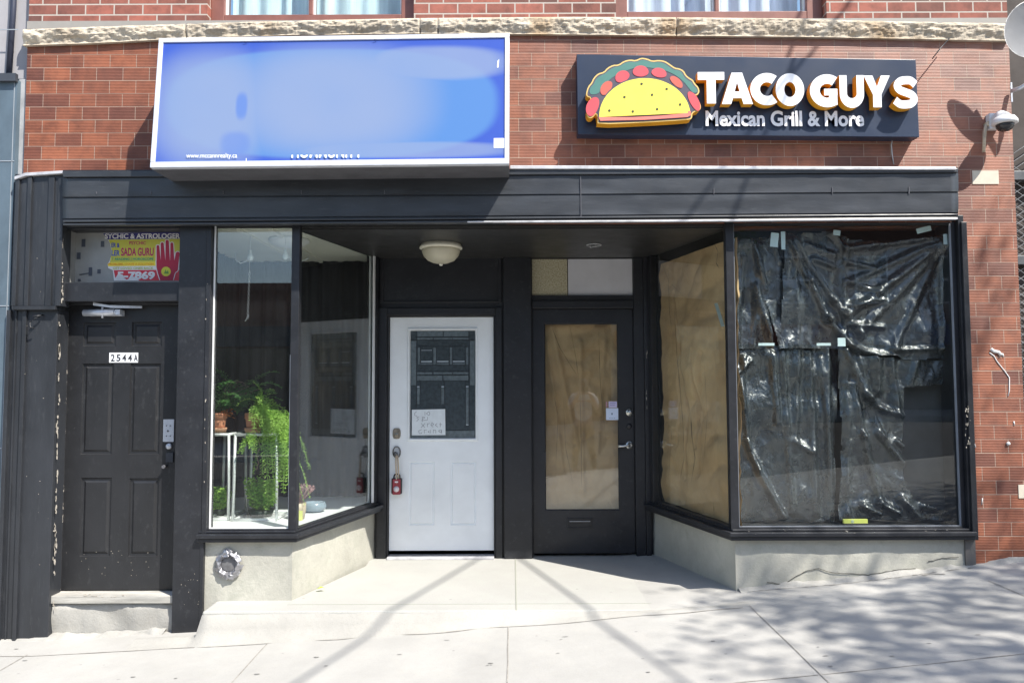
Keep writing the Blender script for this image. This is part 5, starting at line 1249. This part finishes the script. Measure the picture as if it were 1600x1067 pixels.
# ---- dish and right neighbour
ds = thing('satellite_dish', 'pale grey satellite dish on an arm at the right corner of the building', 'satellite dish', (XR+.05, -.1, U(1590,140,-.1).z))
c = U(1615,44,-.30); bm = BM(); R = []; n = 40; tl = Matrix.Rotation(math.radians(-14), 3, 'Z') @ Matrix.Rotation(math.radians(8), 3, 'X')
for rr in (0.001,.05,.10,.14,.165,.17):
    R.append([bm.verts.new(c + tl @ Vector((rr*1.0*math.cos(2*math.pi*k/n), .045-(rr/.21)**2*.045+(0.012 if rr > .206 else 0), rr*1.12*math.sin(2*math.pi*k/n)))) for k in range(n)])
for a, b in zip(R, R[1:]):
    for k in range(n): bm.faces.new((a[k], a[(k+1)%n], b[(k+1)%n], b[k])).smooth = True
bm.faces.new(R[0]); bmesh.ops.solidify(bm, geom=list(bm.faces), thickness=.006); obj('dish', bm, plain('pale_grey_enamel', (.50,.51,.52), .5, .08), ds)
bm = BM(); w0 = Vector((XR-.01, -.02, U(1578,140,-.05).z)); tube(bm, [w0, w0+Vector((.03,-.05,-.0)), w0+Vector((.16,-.20,.08)), w0+Vector((.26,-.32,.20)), c+Vector((.02,.06,-.02))], .015, 12); obj('mounting_arm', bm, alu, ds)
bm = BM(); box(bm, XR-.004, XR+.012, -.0, .14, w0.z-.07, w0.z+.07); obj('bracket', bm, alu, ds)
rn = thing('neighbouring_building', 'dark neighbouring building with wire mesh screens at the right edge', 'building', (XR+1.5, .6, 0))
bm = BM(); box(bm, XR+.01, XR+4, .75, 1.0, -.3, 7); obj('wall', bm, plain('dark_brown_render', (.055,.045,.04), .8, .3, 4), rn)
bm = BM()
for z in (3.05, 2.38, 1.2, .05):
    box(bm, XR+.015, XR+3, .66, .75, z, z+.07)
for x in (XR+.02, XR+1.2, XR+2.4): box(bm, x, x+.05, .655, .75, .12, 3.05)
obj('screen_frame', bm, plain('dark_steel_frame', (.10,.105,.11), .45, .2, 10, .3), rn, bevel=.003)
bm = BM()
for i in range(46):
    z = .15+i*.063; tube(bm, [(XR+.03, .70, z), (XR+1.4, .70, z+.9)], .003, 4); tube(bm, [(XR+.03, .705, z+.5), (XR+1.0, .705, z-.2)], .003, 4)
obj('wire_mesh', bm, grey_metal, rn)
# ---- left neighbour
ln = thing('neighbouring_building', 'blue-grey panelled neighbouring shop at the left edge', 'building', (XL-2, 0, 0))
zt_ = U(15,124,-.03).z; xe = U(14,274,-.02).x
bm = BM(); box(bm, -8, U(25,190,-.02).x, -.02, .4, -.8, zt_); obj('panel_wall', bm, slate, ln)
bm = BM(); box(bm, -8, U(25,190,-.02).x+.005, -.05, -.02, zt_-.02, zt_+.035); obj('coping', bm, flat('dark_coping', (.05,.055,.065), .4), ln)
bm = BM(); box(bm, U(25,190,-.0).x, XL, .02, .35, -.8, zt_+.02); obj('metal_corner', bm, grey_metal, ln)
bm = BM()
for zpx in (47, 252, 478, 700, 900): z = U(10,zpx,-.02).z; box(bm, -8, U(25,190,-.02).x-.003, -.0235, -.0195, z-.003, z+.003)
box(bm, U(21,190,-.02).x-.002, U(21,190,-.02).x+.002, -.0235, -.0195, -.5, zt_-.02)
obj('panel_joint', bm, flat('pale_joint', (.3,.33,.36)), ln)
bm = BM(); box(bm, -8, XL-.004, .05, .4, zt_+.035, 6.8); obj('upper_wall', bm, plain('pale_grey_cladding', (.34,.33,.34), .6, .1, 3), ln)
bm = BM(); a, b = U(21,10,.03), U(14,118,.03); tube(bm, [(a.x,.03,6.5),(a.x,.03,a.z),(b.x,.03,zt_+.05)], .02, 8); obj('downpipe', bm, flat('navy_pipe', (.03,.035,.06)), ln)
# ================================================================== THE DISPLAY WINDOW
floorZ = zg0-.004
terra = plain('terracotta', (.58,.25,.14), .8, .15, 14)
def leafmat(name, a, b):
    m = M(name); col = m.ramp(m.noise(14, 3), [(.3, a), (.7, b)]); m.set(col, .5, spec=.3); m.b.inputs['Subsurface Weight'].default_value = 0
    tl_ = m.n.new('ShaderNodeBsdfTranslucent'); m.l.new(col, tl_.inputs[0]); mx = m.n.new('ShaderNodeMixShader'); mx.inputs[0].default_value = .35
    m.l.new(m.b.outputs[0], mx.inputs[1]); m.l.new(tl_.outputs[0], mx.inputs[2]); m.l.new(mx.outputs[0], m.n['Material Output'].inputs[0]); return m.m
fern_l = leafmat('bright_fern_leaf', (.22,.42,.06), (.46,.68,.16)); fern_d = leafmat('dark_feathery_leaf', (.04,.14,.04), (.14,.30,.08)); herb_l = leafmat('fresh_herb_leaf', (.14,.38,.04), (.45,.70,.14)); dry_l = leafmat('dried_stem', (.25,.16,.12), (.45,.33,.30)); rust_l = leafmat('rusty_leaf', (.35,.09,.03), (.5,.2,.05))
def pot(bm, c, r, h):
    lathe(bm, c, [(r*.72,0),(r*.80,h*.3),(r*.88,h*.62),(r*.9,h*.66),(r,h*.67),(r,h*.97),(r*.96,h),(r*.9,h*.99),(r*.86,h*.85),(r*.02,h*.84)], 28)
def leafq(bm, p, d, L, wd, mi=0, up=None):
    d = d.normalized(); s = d.cross(up or Vector((random.uniform(-1,1),random.uniform(-1,1),random.uniform(-1,1)))).normalized()*wd
    bm.faces.new([bm.verts.new(q) for q in (p, p+d*L*.5+s, p+d*L, p+d*L*.5-s)]).material_index = mi
def frond(bm, p, d, L, n=16, sub=.04, wd=.0025, droop=.5, mi=0):
    d = d.normalized(); q = p.copy(); st = L/n; pts = [q.copy()]
    for k in range(n):
        d = (d+Vector((random.uniform(-.06,.06),random.uniform(-.06,.06),-droop/n*1.6))).normalized(); q = q+d*st; pts.append(q.copy())
        s = d.cross(Vector((0,0,1))); s = s.normalized() if s.length > .05 else Vector((1,0,0))
        ll = sub*(1-.55*k/n)
        for sg_ in (-1, 1):
            dd = (s*sg_+d*.7+Vector((0,0,random.uniform(-.35,.35)))).normalized()
            for m_ in range(3): leafq(bm, q+dd*ll*m_*.28, (dd+Vector((random.uniform(-.7,.7),random.uniform(-.7,.7),random.uniform(-.5,.6)))), ll*.62, wd, mi)
            leafq(bm, q, dd, ll, wd*.8, mi)
    tube(bm, pts, .0016, 4, mi)
random.seed(21)
def plant(name, label, px, py, Y, r, h, group='potted plants in the left display window'):
    c = U(px, py, Y); t = thing(name, label, 'plant', c, group)
    bm = BM(); pot(bm, c+Vector((0,0,.012)), r, h); obj('flower_pot', bm, terra, t)
    bm = BM(); lathe(bm, c, [(r*.9,0),(r*1.02,.022),(r*1.0,.030),(r*.85,.022)], 28); obj('saucer', bm, plain('pale_terracotta', (.62,.33,.2), .8), t)
    return t, c
# glass display stands
def stand(x0, x1, y0, y1, z0, z1, lab):
    t = thing('glass_display_stand', lab, 'stand', ((x0+x1)/2, (y0+y1)/2, z0), 'glass stands in the left display window')
    bm = BM(); s = .015
    for x in (x0, x1):
        for y in (y0, y1):
            fl = .03; tube(bm, [(x+(fl if x == x1 else -fl)*.3, y, z0+.004), (x, y, z1-.004)], s*.75, 4)
    for z in (z0+.008, z1-.008):
        for y in (y0, y1): tube(bm, [(x0-.0, y, z), (x1+.0, y, z)], s*.75, 4)
        for x in (x0, x1): tube(bm, [(x, y0, z), (x, y1, z)], s*.75, 4)
    obj('stand_frame', bm, plain('white_brushed_metal', (.72,.75,.74), .35, .1, 20, .3), t)
    bm = BM(); box(bm, x0+.01, x1-.01, y0+.01, y1-.01, z1+.001, z1+.007); obj('glass_top', bm, winglass, t)
    return t
ys0, ys1 = .36, .72
zs1 = U(400,677,ys0).z
A = stand(U(322,700,ys0).x, U(357,700,ys0).x, ys0, ys1, floorZ+.002, zs1, 'left glass-topped stand, carrying the plain terracotta pot')
B = stand(U(369,700,ys0).x, U(433,700,ys0).x, ys0-.02, ys1-.02, floorZ+.002, zs1, 'right glass-topped stand, under the bright green trailing fern')
t, c = plant('potted_plant', 'dark feathery plant with rusty leaves in the left terracotta pot', 341, 674, ys0+.12, .062, .125)
bm = BM(); top = c+Vector((0,0,.12))
for k in range(26):
    a = random.uniform(0, 6.28); frond(bm, top, Vector((math.cos(a)*.55+.30, math.sin(a)*.5, 1.25)), random.uniform(.30,.52), 15, .060, .0030, 1.2)
for k in range(9):
    a = random.uniform(0, 6.28); frond(bm, top+Vector((.12,.05,-.0)), Vector((math.cos(a)*.5+.1, math.sin(a)*.4, 1.3)), random.uniform(.36,.56), 15, .055, .0028, 1.2)
obj('foliage', bm, fern_d, t, recalc=False)
bm = BM()
for k in range(50):
    p = top+Vector((random.uniform(.0,.10), random.uniform(-.05,.05), random.uniform(-.01,.05))); leafq(bm, p, Vector((random.uniform(-.5,1),random.uniform(-1,1),random.uniform(-.6,.6))), .035, .007)
obj('rusty_leaves', bm, rust_l, t, recalc=False)
bm = BM()
for k in range(9):
    p = U(random.uniform(350,400), random.uniform(585,620), ys0+.2); s_ = random.choice((-1,1)); tube(bm, [top+Vector((.05,0,.0)), (top+p)/2+Vector((0,0,.06)), p, p+Vector((.04*s_,0,.012)), p+Vector((.075*s_,0,-.005))], .002, 5)
obj('bare_stems', bm, dry_l, t)
t, c = plant('potted_plant', 'bright green asparagus fern trailing over its terracotta pot', 395, 674, ys0+.10, .060, .125)
top = c+Vector((.05,0,.12)); bm = BM()
for k in range(60):
    a = random.uniform(0, 6.28); frond(bm, top+Vector((random.uniform(-.03,.05),random.uniform(-.04,.04),0)), Vector((math.cos(a)*.8+.75, math.sin(a)*.7-.10, random.uniform(.5,1.6))), random.uniform(.18,.40), 14, .042, .0030, 2.0)
for k in range(30):
    p = U(random.uniform(408,452), random.uniform(640,670), ys0+random.uniform(-.1,.08)); frond(bm, p, Vector((random.uniform(-.1,.45), random.uniform(-.2,.1), -.55)), random.uniform(.22,.62), 20, .045, .0032, .9)
for k in range(8):
    p = U(random.uniform(385,402), random.uniform(672,684), ys0-.05); frond(bm, p, Vector((random.uniform(-.6,.3), -.2, -.3)), random.uniform(.08,.13), 8, .035, .003, .8)
obj('foliage', bm, fern_l, t, recalc=False)
bm = BM(); tube(bm, [U(400,680,ys0-.03), U(407,697,ys0-.04), U(401,712,ys0-.03), U(404,722,ys0-.03), U(401,734,ys0-.03)], .003, 5); tube(bm, [U(411,684,ys0-.03), U(409,697,ys0-.04), U(405,704,ys0-.03)], .003, 5); obj('bare_stems', bm, dry_l, t)
def bush(label, px0, px1, pytop, Y, seed, mats=None, n=1300):
    random.seed(seed); a, b = U(px0,800,Y), U(px1,800,Y); zt_ = U(px0,pytop,Y).z; t = thing('leafy_plant', label, 'plant', ((a.x+b.x)/2, Y, floorZ), 'low leafy plants on the display floor')
    bm = BM(); cx = (a.x+b.x)/2; pr = (b.x-a.x)*.42; lathe(bm, (cx, Y, floorZ), [(pr*.8,0),(pr,.05),(pr*.9,.05),(pr*.1,.045)], 20); obj('planter', bm, flat('dark_green_planter', (.03,.045,.03)), t)
    bm = BM(); stems = [(random.uniform(a.x,b.x), Y+random.uniform(-.09,.09), random.uniform(.6,1.0)) for _ in range(38)]
    for (x, y, hh) in stems:
        H_ = (zt_-floorZ)*hh; tp = Vector((x+random.uniform(-.03,.03), y+random.uniform(-.02,.02), floorZ+H_)); base = Vector((cx+(x-cx)*.5, Y+(y-Y)*.4, floorZ+.03)); tube(bm, [base, tp], .0018, 4)
        for k in range(int(n/38)):
            tt = random.uniform(.15,1); p = base.lerp(tp, tt); aa = random.uniform(0,6.28); leafq(bm, p, Vector((math.cos(aa),math.sin(aa),random.uniform(-.2,.8))), random.uniform(.018,.034), random.uniform(.006,.011))
    obj('foliage', bm, herb_l, t, recalc=False); return t
bush('low green herb plant at the far left of the display floor', 331, 355, 758, .60, 5)
bush('broad low green herb plant under the right glass stand', 384, 432, 745, .55, 6, n=2200)
# dried flowers in yellow-labelled pot, bowl
dfp = thing('dried_flower_pot', 'small yellow-labelled pot of dried pink flowers behind the angled left window', 'plant', U(470,808,.42), 'potted plants in the left display window')
c = Vector((U(466,800,.42).x, .42, floorZ)); bm = BM(); lathe(bm, c, [(.045,0),(.055,.06),(.058,.12),(.05,.12),(.01,.11)], 20); obj('flower_pot', bm, flat('tan_pot', (.45,.36,.24)), dfp)
bm = BM(); box(bm, c.x-.02, c.x+.055, .335, .338, floorZ+.004, floorZ+.075); obj('price_card', bm, flat('yellow_card', (.60,.62,.16)), dfp)
bm = BM()
for k in range(26):
    a = random.uniform(-.9,.9); e = c+Vector((math.sin(a)*.10+.03, random.uniform(-.04,.04), .12+.12*math.cos(a))); tube(bm, [c+Vector((0,0,.1)), e], .0015, 4)
    for m_ in range(7): leafq(bm, e+Vector((random.uniform(-.012,.012),)*3), Vector((random.uniform(-1,1),random.uniform(-1,1),1)), .014, .004)
obj('dried_flowers', bm, leafmat('dusty_pink_flower', (.35,.12,.14), (.55,.38,.36)), dfp, recalc=False)
bw = U(491,796,.75); bm = BM(); lathe(bm, (bw.x, .75, floorZ), [(.05,0),(.085,.02),(.092,.045),(.085,.07),(.078,.075),(.07,.068),(.02,.02)], 32)
tag(obj('bowl', bm, plain('blue_grey_glaze', (.22,.28,.33), .25)), 'round blue-grey ceramic bowl on the display floor by the angled pane', 'bowl')
# hanging things in the left display
zc_ = zg1
hb = thing('pendant_bulb', 'bare bulb on a looped white cable hanging in the left window, above the chain', 'lamp', (U(391,402,.3).x, .3, zc_), 'bare bulbs hanging in the left window')
def bulb(t, px, py, Y, loop):
    p = U(px, py, Y); bm = BM(); tube(bm, [(p.x, Y, zc_), (p.x, Y, p.z+.03)], .0022, 5); L_ = [Vector((p.x, Y, p.z+.02)), Vector((p.x-loop*.03, Y, p.z-.03)), Vector((p.x-loop*.07, Y, p.z-.045)), Vector((p.x-loop*.105, Y, p.z-.02)), Vector((p.x-loop*.11, Y, p.z+.03))]; tube(bm, L_, .003, 6); obj('cable', bm, white_trim, t)
    bm = BM(); lathe(bm, (p.x, Y, p.z-.03), [(.003,0),(.018,.008),(.024,.024),(.020,.042),(.012,.055),(.012,.08),(.004,.082)], 20); obj('bulb', bm, flat('frosted_bulb_glass', (.7,.75,.75), .2), t)
bulb(hb, 391, 402, .3, 1)
hb2 = thing('pendant_bulb', 'bare bulb on a looped white cable beside the corner post of the left window', 'lamp', (U(446,400,.35).x, .35, zc_), 'bare bulbs hanging in the left window'); bulb(hb2, 446, 400, .35, -1.6)
bm = BM(); p = U(390,425,.28); q = U(387,496,.28); n = 22
for k in range(n):
    c = p.lerp(q, k/(n-1)); r_ = .007; ring = [c+Vector((r_*math.cos(a)*(k % 2), r_*math.cos(a)*(1-k % 2), .012*math.sin(a))) for a in [2*math.pi*i/8 for i in range(9)]]; tube(bm, ring, .0018, 4)
tube(bm, [(p.x,.28,zc_), p], .0015, 4); tube(bm, [q, U(389,492,.28), U(383,502,.28)], .004, 5)
tag(obj('hanging_chain', bm, plain('white_chain_metal', (.62,.63,.62), .3, .1, 20, .3)), 'long thin silver chain with a hook hanging in the middle of the left window', 'chain', 'chains hanging in the left window')
bm = BM(); p = U(337,372,.12); q = U(336,484,.12); n = 34
for k in range(n):
    c = p.lerp(q, k/(n-1)); r_ = .006; ring = [c+Vector((r_*math.cos(a)*(k % 2), r_*math.cos(a)*(1-k % 2), .010*math.sin(a))) for a in [2*math.pi*i/8 for i in range(9)]]; tube(bm, ring, .0016, 4)
tag(obj('hanging_chain', bm, bpy.data.materials['white_chain_metal']), 'thin chain hanging close to the left edge of the left window', 'chain', 'chains hanging in the left window')
cf = thing('ceiling_light', 'round white ceiling lamp inside the left display window, at the corner post', 'light', (U(452,375,.35).x, .5, zc_))
c = Vector((U(452,372,.5).x, .5, zc_)); bm = BM(); lathe(bm, c, [(.15,0),(.15,-.02),(.10,-.05),(.03,-.062),(.003,-.062)], 28); obj('lamp_shade', bm, white_in, cf)
# ================================================================== ACROSS THE STREET (seen in the glass) AND OVERHEAD
def tree(name, label, base, H, crown, seed, n, grp=None, lf=.05):
    random.seed(seed); t = thing(name, label, 'tree', base, grp); base = Vector(base); bm = BM(); tops = []
    mid = base+Vector((.1,.05,H*.45)); tube(bm, [base, base+Vector((.03,0,H*.2)), mid], .16, 12, 0, .10)
    (cx, cy, cz), (rx, ry, rz) = crown; C = Vector((cx, cy, cz))
    for k in range(16):
        a = random.uniform(0,6.28); r_ = random.uniform(.3,.95); e = C+Vector((rx*r_*math.cos(a), ry*r_*math.sin(a), rz*random.uniform(-.6,.8))); m_ = mid.lerp(e, .5)+Vector((random.uniform(-.2,.2),random.uniform(-.2,.2),random.uniform(0,.25)))
        tube(bm, [mid, m_, e], .05, 7, 0, .008); tops.append(e)
        for j in range(5):
            q = m_.lerp(e, random.uniform(.1,1)); f = q+Vector((random.uniform(-.7,.7),random.uniform(-.6,.6),random.uniform(-.35,.45))); tube(bm, [q, f], .014, 5, 0, .004); tops.append(f)
    obj('trunk', bm, plain('grey_bark', (.14,.11,.09), .9, .3, 12, bump=.5, sc=(1,1,.3)), t); bm = BM()
    for k in range(n):
        c = random.choice(tops); p = c+Vector((random.gauss(0,.20),random.gauss(0,.20),random.gauss(0,.15))); leafq(bm, p, Vector((random.uniform(-1,1),random.uniform(-1,1),random.uniform(-1,.6))), lf*random.uniform(.8,1.6), lf*random.uniform(.3,.5))
    obj('crown', bm, leafmat('street_tree_leaf', (.05,.10,.02), (.10,.18,.04)), t, recalc=False); return t
tree('street_tree', 'leafy street tree at the kerb, off to the right of the storefront', (7.4,-4.7,swz(6,-4.7)), 9.0, ((8.15,-5.0,8.3),(2.6,1.8,1.2)), 4, 6200, lf=.085)
tree('street_tree', 'tree on the far pavement, reflected at the top of the right window', (5.2,-16.2,.5), 7.0, ((5.4,-15.8,6.6),(2.2,1.5,1.7)), 9, 2600, lf=.07)
cabm = flat('black_cable', (.02,.02,.02))
def cable(P1, P2, t1, t2, r, lab, y_end=-14.5, y_start=-.02):
    a = P1+Vector((1.06,-1,1.87))*t1; b = P2+Vector((1.06,-1,1.87))*t2; d = (b-a)/(b.y-a.y)
    s = a+d*(y_start-a.y); e = a+d*(y_end-a.y); pts = [s.lerp(e, k/10) for k in range(11)]
    bm = BM(); tube(bm, pts, r, 8); tag(obj('overhead_cable', bm, cabm), lab, 'cable', 'cables strung over the street')
cable(UZ(735,880,0), UZ(455,1062,-.1), 4, 4, .0135, 'left of the two overhead cables crossing the street')
cable(UZ(885,925,0), UZ(1008,1006,.02), 4, 4, .0145, 'right of the two overhead cables crossing the street')
up = thing('utility_pole', 'wooden utility pole on the far pavement', 'pole', (-1.5,-15.6,0)); bm = BM(); tube(bm, [(-1.5,-15.6,0),(-1.5,-15.6,9.5)], .15, 12, 0, .11); obj('pole', bm, plain('weathered_pole_wood', (.2,.15,.11), .9), up); bm = BM(); box(bm, -2.6,-.4,-15.65,-15.5,8.6,8.75); obj('crossarm', bm, bpy.data.materials['weathered_pole_wood'], up)
fgl = flat('dark_window_glass', (.03,.035,.04), .08)
def far_building(lab, x0, x1, h, mat, storeys, shopm, seed):
    random.seed(seed); t = thing('shop_building', lab, 'building', ((x0+x1)/2, -21.5, 0), 'buildings across the street')
    bm = BM(); box(bm, x0+.02, x1-.02, -30, -20, 0, h); box(bm, x0+.0, x1, -30.1, -19.85, h, h+.25); obj('wall', bm, mat, t)
    bm = BM(); box(bm, x0+.3, x1-.3, -19.95, -19.9, .5, 2.7); obj('shop_window', bm, fgl, t); bm = BM(); box(bm, x0+.1, x1-.1, -19.9, -19.6, 2.75, 3.4); obj('shop_fascia', bm, shopm, t)
    nwin = int((x1-x0)/2.2)
    for s in range(storeys-1):
        for k in range(nwin):
            cx = x0+(k+.5)*(x1-x0)/nwin; z = 4.1+s*3.0; bm = BM(); box(bm, cx-.55, cx+.55, -20.0, -19.93, z, z+1.6); w_ = obj('window', bm, white_trim, t)
            bm = BM(); box(bm, cx-.48, cx+.48, -19.94, -19.92, z+.07, z+.76); box(bm, cx-.48, cx+.48, -19.94, -19.92, z+.84, z+1.53); obj('pane', bm, fgl, w_)
bwall = plain('far_brown_brick', (.20,.11,.08), .85, .2, 8); gsid = plain('far_grey_siding', (.30,.31,.32), .7, .1, 6, sc=(.1,1,8))
far_building('low dark brick shop across the street, mirrored in the left window', -11.5, -4.0, 4.6, bwall, 1, flat('far_dark_fascia', (.05,.06,.07)), 1)
far_building('two-storey brick shop across the street, mirrored in the doors', -4.0, 3.6, 7.6, plain('far_dark_brick', (.11,.065,.055), .85, .2, 8), 2, flat('far_green_fascia', (.03,.08,.06)), 2)
far_building('grey-sided shop with a red fascia across the street', 3.6, 10.5, 8.8, gsid, 2, flat('far_red_fascia', (.28,.04,.02)), 3)
far_building('three-storey brown brick building across the street at the right', 10.5, 19, 10.2, bwall, 3, flat('far_blue_fascia', (.03,.05,.16)), 4)
far_building('two-storey pale building across the street at the left', -19, -11.5, 5.2, plain('far_pale_render', (.4,.38,.34), .8), 2, flat('far_black_fascia', (.02,.02,.02)), 5)

# ================================================================== THE PHOTOGRAPHER, mirrored in the black door
pe = thing('person', 'person in pale shirt and tan trousers raising a camera, mirrored in black door glass', 'person', (1.28,-6.0,-.17))
def skinned(name, verts, edges, radii, mat, parent, root=0, sub=2):
    me = bpy.data.meshes.new(name); me.from_pydata(verts, edges, []); me.materials.append(mat)
    o = bpy.data.objects.new(name, me); COL.objects.link(o); sm = o.modifiers.new('skin', 'SKIN'); sm.use_smooth_shade = True
    for i, r in enumerate(radii):
        d = me.skin_vertices[0].data[i]; d.radius = r if isinstance(r, tuple) else (r, r); d.use_root = (i == root)
    ss = o.modifiers.new('sub', 'SUBSURF'); ss.levels = sub; ss.render_levels = sub
    if parent: child(o, parent)
    return o
bx_, by_, bz_ = 1.28, -6.0, -.17
def P3(x, y, z): return (bx_+x, by_+y, bz_+z)
skin_m = plain('skin', (.42,.26,.19), .5, .08, 10); shirt_m = plain('pale_shirt_cloth', (.55,.56,.58), .85, .12, 12); trou_m = plain('tan_trouser_cloth', (.20,.16,.12), .85, .15, 12); shoe_m = flat('dark_shoe', (.03,.03,.03))
bv = [P3(0,0,.95), P3(0,.01,1.12), P3(0,.0,1.34), P3(0,.0,1.46), P3(0,.02,1.53), P3(0,.03,1.60), P3(0,.02,1.68),
      P3(-.19,.0,1.41), P3(-.24,.12,1.20), P3(-.09,.30,1.48), P3(.19,.0,1.41), P3(.24,.12,1.20), P3(.09,.30,1.48),
      P3(-.10,0,.88), P3(-.14,.02,.48), P3(-.17,-.02,.09), P3(-.18,.10,.04), P3(.10,0,.88), P3(.15,.02,.48), P3(.20,-.02,.09), P3(.22,.10,.04)]
be = [(0,1),(1,2),(2,3),(3,4),(4,5),(5,6),(3,7),(7,8),(8,9),(3,10),(10,11),(11,12),(0,13),(13,14),(14,15),(15,16),(0,17),(17,18),(18,19),(19,20)]
br_ = [(.15,.11),(.145,.10),(.17,.11),(.10,.08),.055,.075,.07,.065,.045,.028,.065,.045,.028,.09,.06,.04,.035,.09,.06,.04,.035]
body = skinned('body', bv, be, br_, skin_m, pe)
tv = [P3(0,0,.92), P3(0,.01,1.12), P3(0,.0,1.34), P3(0,.0,1.44), P3(-.19,.0,1.40), P3(-.235,.10,1.24), P3(.19,.0,1.40), P3(.235,.10,1.24)]
skinned('shirt', tv, [(0,1),(1,2),(2,3),(3,4),(4,5),(3,6),(6,7)], [(.17,.13),(.16,.12),(.185,.125),(.10,.09),.078,.066,.078,.066], shirt_m, pe)
tv = [P3(0,0,.97), P3(-.10,0,.86), P3(-.14,.02,.48), P3(-.17,-.02,.12), P3(.10,0,.86), P3(.15,.02,.48), P3(.20,-.02,.12)]
skinned('trousers', tv, [(0,1),(1,2),(2,3),(0,4),(4,5),(5,6)], [(.165,.125),.105,.075,.06,.105,.075,.06], trou_m, pe)
for sx in (-1, 1):
    c0 = P3(-.17*1.0-.005 if sx < 0 else .205, 0, .05)
    skinned('shoe', [(c0[0], c0[1]-.06, c0[2]+.01), (c0[0], c0[1]+.06, c0[2]), (c0[0]+.01*sx, c0[1]+.17, c0[2]-.01)], [(0,1),(1,2)], [.048,.045,.035], shoe_m, pe)
    for f_ in range(5):     # fingers round the camera body
        fx = .082+(.0 if f_ < 4 else -.02); zz_ = 1.50+.022*f_ if f_ < 4 else 1.465
        L_ = (.055,.066,.062,.05,.05)[f_]
        a_ = P3(sx*(fx+.012), .30, zz_); b_ = P3(sx*(fx+.004), .30+L_*.55, zz_+.003); c_ = P3(sx*(fx-.022), .30+L_*.8, zz_+.004)
        skinned('finger', [a_, b_, c_], [(0,1),(1,2)], [.010,.009,.008], skin_m, body, sub=1)
bm = BM(); lathe(bm, Vector(P3(0,.015,1.62)), [(.086,-.01),(.094,.03),(.088,.07),(.06,.105),(.02,.115)], 20); obj('hair', bm, flat('grey_brown_hair', (.10,.08,.07), .8), pe)
bm = BM(); n_ = Vector(P3(0,.105,1.575)); tube(bm, [n_+Vector((0,0,.03)), n_+Vector((0,.022,-.005)), n_+Vector((0,.004,-.014))], .011, 6); box(bm, n_.x-.025, n_.x+.025, n_.y-.006, n_.y+.002, n_.z-.042, n_.z-.036); obj('face_features', bm, skin_m, body)
cg = thing('hand_camera', 'black hand-held camera raised to the face of the mirrored person', 'camera', P3(0,.22,1.50))
bm = BM(); c0 = Vector(P3(0,.30,1.555)); box(bm, c0.x-.07, c0.x+.07, c0.y-.03, c0.y+.03, c0.z-.05, c0.z+.04); box(bm, c0.x-.025, c0.x+.025, c0.y-.02, c0.y+.03, c0.z+.04, c0.z+.062); obj('camera_body', bm, flat('black_camera_body', (.015,.015,.016), .5), cg, bevel=.008)
bm = BM(); tube(bm, [c0+Vector((0,.03,-.005)), c0+Vector((0,.11,-.005))], .038, 20); obj('camera_lens', bm, bpy.data.materials['black_camera_body'], cg)
